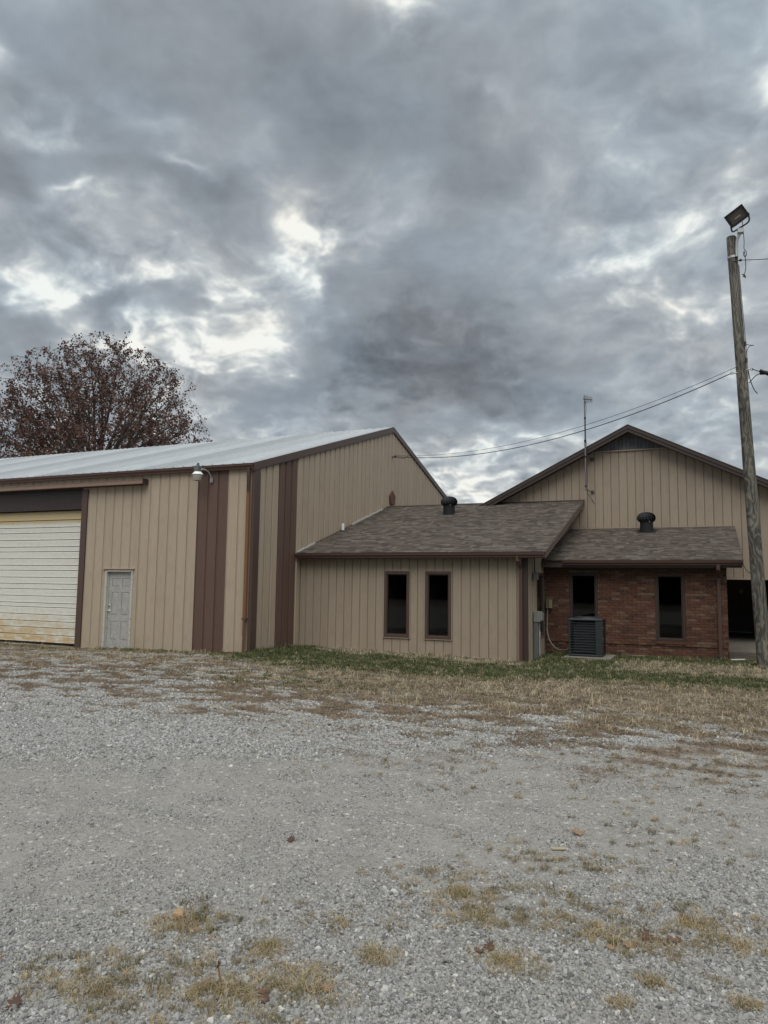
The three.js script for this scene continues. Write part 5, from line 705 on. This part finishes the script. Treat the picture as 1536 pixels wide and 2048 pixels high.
// ---------------------------------------------------------------- trees
function crownTree(r, H0, spread, rise, nPrimary, leavesPerTwig, leafSize) {
  const wood = [], leaves = [], nodes = [];
  const stick = (pts, r0, r1, sides) => { const seg = pts.length - 1; for (let i = 0; i < seg; i++) wood.push(rod(pts[i].toArray(), pts[i + 1].toArray(), mix(r0, r1, i / seg), mix(r0, r1, (i + 1) / seg), sides)); };
  const grow = (p, dir, L, bend, n, lift = 0) => { const out = [p.clone()]; let d = dir.clone(), q = p.clone(); for (let i = 0; i < n; i++) { d.x += (r() - 0.5) * bend; d.z += (r() - 0.5) * bend; d.y += (r() - 0.5) * bend + lift; d.normalize(); q = q.clone().addScaledVector(d, L / n); out.push(q); } return [out, d]; };
  const at = (pts, f) => { const t = clamp(f) * (pts.length - 1), i = Math.min(pts.length - 2, Math.floor(t)); return pts[i].clone().lerp(pts[i + 1], t - i); };
  const side = (d, ang) => { const ax = new THREE.Vector3(r() - 0.5, r() - 0.5, r() - 0.5).cross(d).normalize(); return d.clone().applyAxisAngle(ax, ang); };
  const inside = (p, k = 1) => { const y = p.y - H0; return Math.hypot(p.x, p.z) / spread < k * Math.sqrt(Math.max(0, 1 - (y > 0 ? (y / rise) ** 2 : (y / 3.5) ** 2))) ; };
  const leafAt = (c) => { const s = leafSize * (0.6 + 0.8 * r()), u = new THREE.Vector3(r() - 0.5, r() - 0.5, r() - 0.5).normalize().multiplyScalar(s), v = new THREE.Vector3(r() - 0.5, r() - 0.5, r() - 0.5).cross(u).normalize().multiplyScalar(s * 0.45); leaves.push(c.x, c.y, c.z, c.x + u.x * 0.5 + v.x, c.y + u.y * 0.5 + v.y, c.z + u.z * 0.5 + v.z, c.x + u.x, c.y + u.y, c.z + u.z, c.x, c.y, c.z, c.x + u.x, c.y + u.y, c.z + u.z, c.x + u.x * 0.5 - v.x, c.y + u.y * 0.5 - v.y, c.z + u.z * 0.5 - v.z); };
  for (let k = 0; k < nPrimary; k++) {
    const pol = 0.06 + 1.3 * Math.pow((k + 0.5) / nPrimary, 0.62), az = k * 2.39996 + r() * 0.4, dir = new THREE.Vector3(Math.sin(pol) * Math.cos(az), Math.cos(pol), Math.sin(pol) * Math.sin(az));
    const reach = 1 / Math.sqrt((Math.sin(pol) / spread) ** 2 + (Math.cos(pol) / rise) ** 2) * (0.9 + 0.1 * r()), start = new THREE.Vector3(0, H0 - 2.2 * r() - 0.4, 0);
    const [pts, dEnd] = grow(start, dir, reach * 0.94, 0.16, 8, 0.01); stick(pts, 0.15 - 0.04 * pol, 0.022, 6); nodes.push(...pts.slice(3));
    const nb = 9; for (let b = 0; b < nb; b++) {
      const f = 0.3 + 0.7 * (b + r()) / nb, p = at(pts, f), d = side(dEnd, 0.25 + 0.5 * r()), [bp, bd] = grow(p, d, reach * (0.16 + 0.2 * r()) * (1.25 - 0.7 * f), 0.28, 4, 0.03); stick(bp, 0.036 * (1.25 - f * 0.6), 0.011, 4); nodes.push(...bp.slice(1));
      const nt = 5; for (let t = 0; t < nt; t++) {
        const tp = at(bp, 0.2 + 0.8 * (t + r()) / nt); if (!inside(tp, 1.0)) continue;
        const td = side(bd, 0.25 + 0.7 * r()), [tw] = grow(tp, td, 0.4 + 0.5 * r(), 0.4, 2, 0.03); stick(tw, 0.01, 0.005, 3);
        const n = Math.round(leavesPerTwig * clamp(0.75 + 0.6 * noiseC(tp.x * 0.35, tp.y * 0.35, tp.z * 0.35), 0.15, 1.4) * (0.4 + 1.2 * r())); for (let q = 0; q < n; q++) { const c = at(tw, r()); c.x += (r() - 0.5) * 0.3; c.y += (r() - 0.5) * 0.3; c.z += (r() - 0.5) * 0.3; leafAt(c); }
      }
    }
  }
  // fine twigs filling the dome evenly out to its rounded edge, each from the nearest branch
  for (let i = 0; i < 4200; i++) {
    const u = r() * 6.283, c = -0.25 + 1.25 * r(), sn = Math.sqrt(Math.max(0, 1 - c * c)), k = Math.pow(0.2 + 0.8 * r(), 0.4) * (0.95 + 0.06 * noiseC(Math.cos(u) * sn * 2.2, c * 2.2, Math.sin(u) * sn * 2.2)), p = new THREE.Vector3(Math.cos(u) * sn * spread * k, H0 + c * k * (c > 0 ? rise : 4), Math.sin(u) * sn * spread * k);
    let best = null, bd2 = 9; for (const n of nodes) { const d2 = n.distanceToSquared(p); if (d2 < bd2) { bd2 = d2; best = n; } } if (!best) continue;
    const m = best.clone().lerp(p, 0.55); m.x += (r() - 0.5) * 0.25; m.y += 0.1 * r(); m.z += (r() - 0.5) * 0.25; stick([best, m, p], 0.014, 0.005, 3); if (r() < 0.25) nodes.push(p);
    const n = Math.round(leavesPerTwig * 0.8 * clamp(0.7 + 0.8 * noiseC(p.x * 0.3, p.y * 0.3, p.z * 0.3), 0.1, 1.5) * r() * 1.6); for (let q = 0; q < n; q++) { const e = best.clone().lerp(p, 0.4 + 0.65 * r()); e.x += (r() - 0.5) * 0.3; e.y += (r() - 0.5) * 0.3; e.z += (r() - 0.5) * 0.3; leafAt(e); }
  }
  const lg = new THREE.BufferGeometry(); lg.setAttribute('position', new THREE.Float32BufferAttribute(leaves, 3)); lg.computeVertexNormals(); return [merge(wood), lg];
}
{
  const t = thing('oak_tree', 'broad bare-branched tree with sparse rust brown leaves behind the barn', 'tree', [-27.6, -0.1, -22.0]), bark = mat([0.085, 0.07, 0.06], 0.95), [w, l] = crownTree(rng(77), 9.6, 8.1, 9.2, 46, 12, 0.135); t.rotation.y = 2.4;
  const tr = new THREE.CylinderGeometry(0.3, 0.48, 9.3, 16, 6); tr.translate(0, 4.65, 0); part(t, 'trunk', tr, bark); part(t, 'branches', w, bark);
  const n = l.attributes.position.count / 6, ca = new Float32Array(n * 18), r = rng(4); for (let i = 0; i < n; i++) { const b = 0.6 + 0.8 * r(), c = r() < 0.3 ? [0.14, 0.09, 0.06] : [0.12, 0.058, 0.05]; for (let k = 0; k < 6; k++) { ca[i * 18 + k * 3] = c[0] * b; ca[i * 18 + k * 3 + 1] = c[1] * b; ca[i * 18 + k * 3 + 2] = c[2] * b; } }
  l.setAttribute('color', new THREE.BufferAttribute(ca, 3)); part(t, 'crown', l, new THREE.MeshStandardMaterial({ color: 0xffffff, vertexColors: true, roughness: 0.9, side: THREE.DoubleSide }));
}
{ // dark wood across the road, mirrored in the window panes
  const woods = thing('woods', 'dark far-off wood opposite the buildings', undefined); woods.userData.kind = 'stuff';
  const r = rng(31), P = []; for (let i = 0; i < 1500; i++) { const f = r(), y = -0.1 + f * 10.8, rad = 3.2 * Math.sin(Math.min(1, f * 1.1) * 2.3 + 0.8) + 0.4, a = r() * 6.283, d = rad * Math.sqrt(r()), s = 0.5 + 0.5 * r(), c = [Math.cos(a) * d, y, Math.sin(a) * d], q = () => (r() - 0.5) * 2 * s; P.push(c[0] + q(), c[1] + q(), c[2] + q(), c[0] + q(), c[1] + q(), c[2] + q(), c[0] + q(), c[1] + q(), c[2] + q()); }
  const g = new THREE.BufferGeometry(); g.setAttribute('position', new THREE.Float32BufferAttribute(P, 3)); g.computeVertexNormals();
  const items = []; for (let i = 0; i < 70; i++) { const b = 0.6 + 0.5 * r(); items.push([-60 + i * 2.4 + r() * 2, -0.2, 58 + r() * 10, 0, r() * 6.3, 0, 1 + 0.3 * r(), 0.85 + 0.5 * r(), 1 + 0.3 * r(), 0.03 * b, 0.035 * b, 0.018 * b]); }
  scatter(woods, 'evergreens', g, new THREE.MeshStandardMaterial({ color: 0xffffff, roughness: 1, side: THREE.DoubleSide }), items);
}

renderer.render(scene, camera);
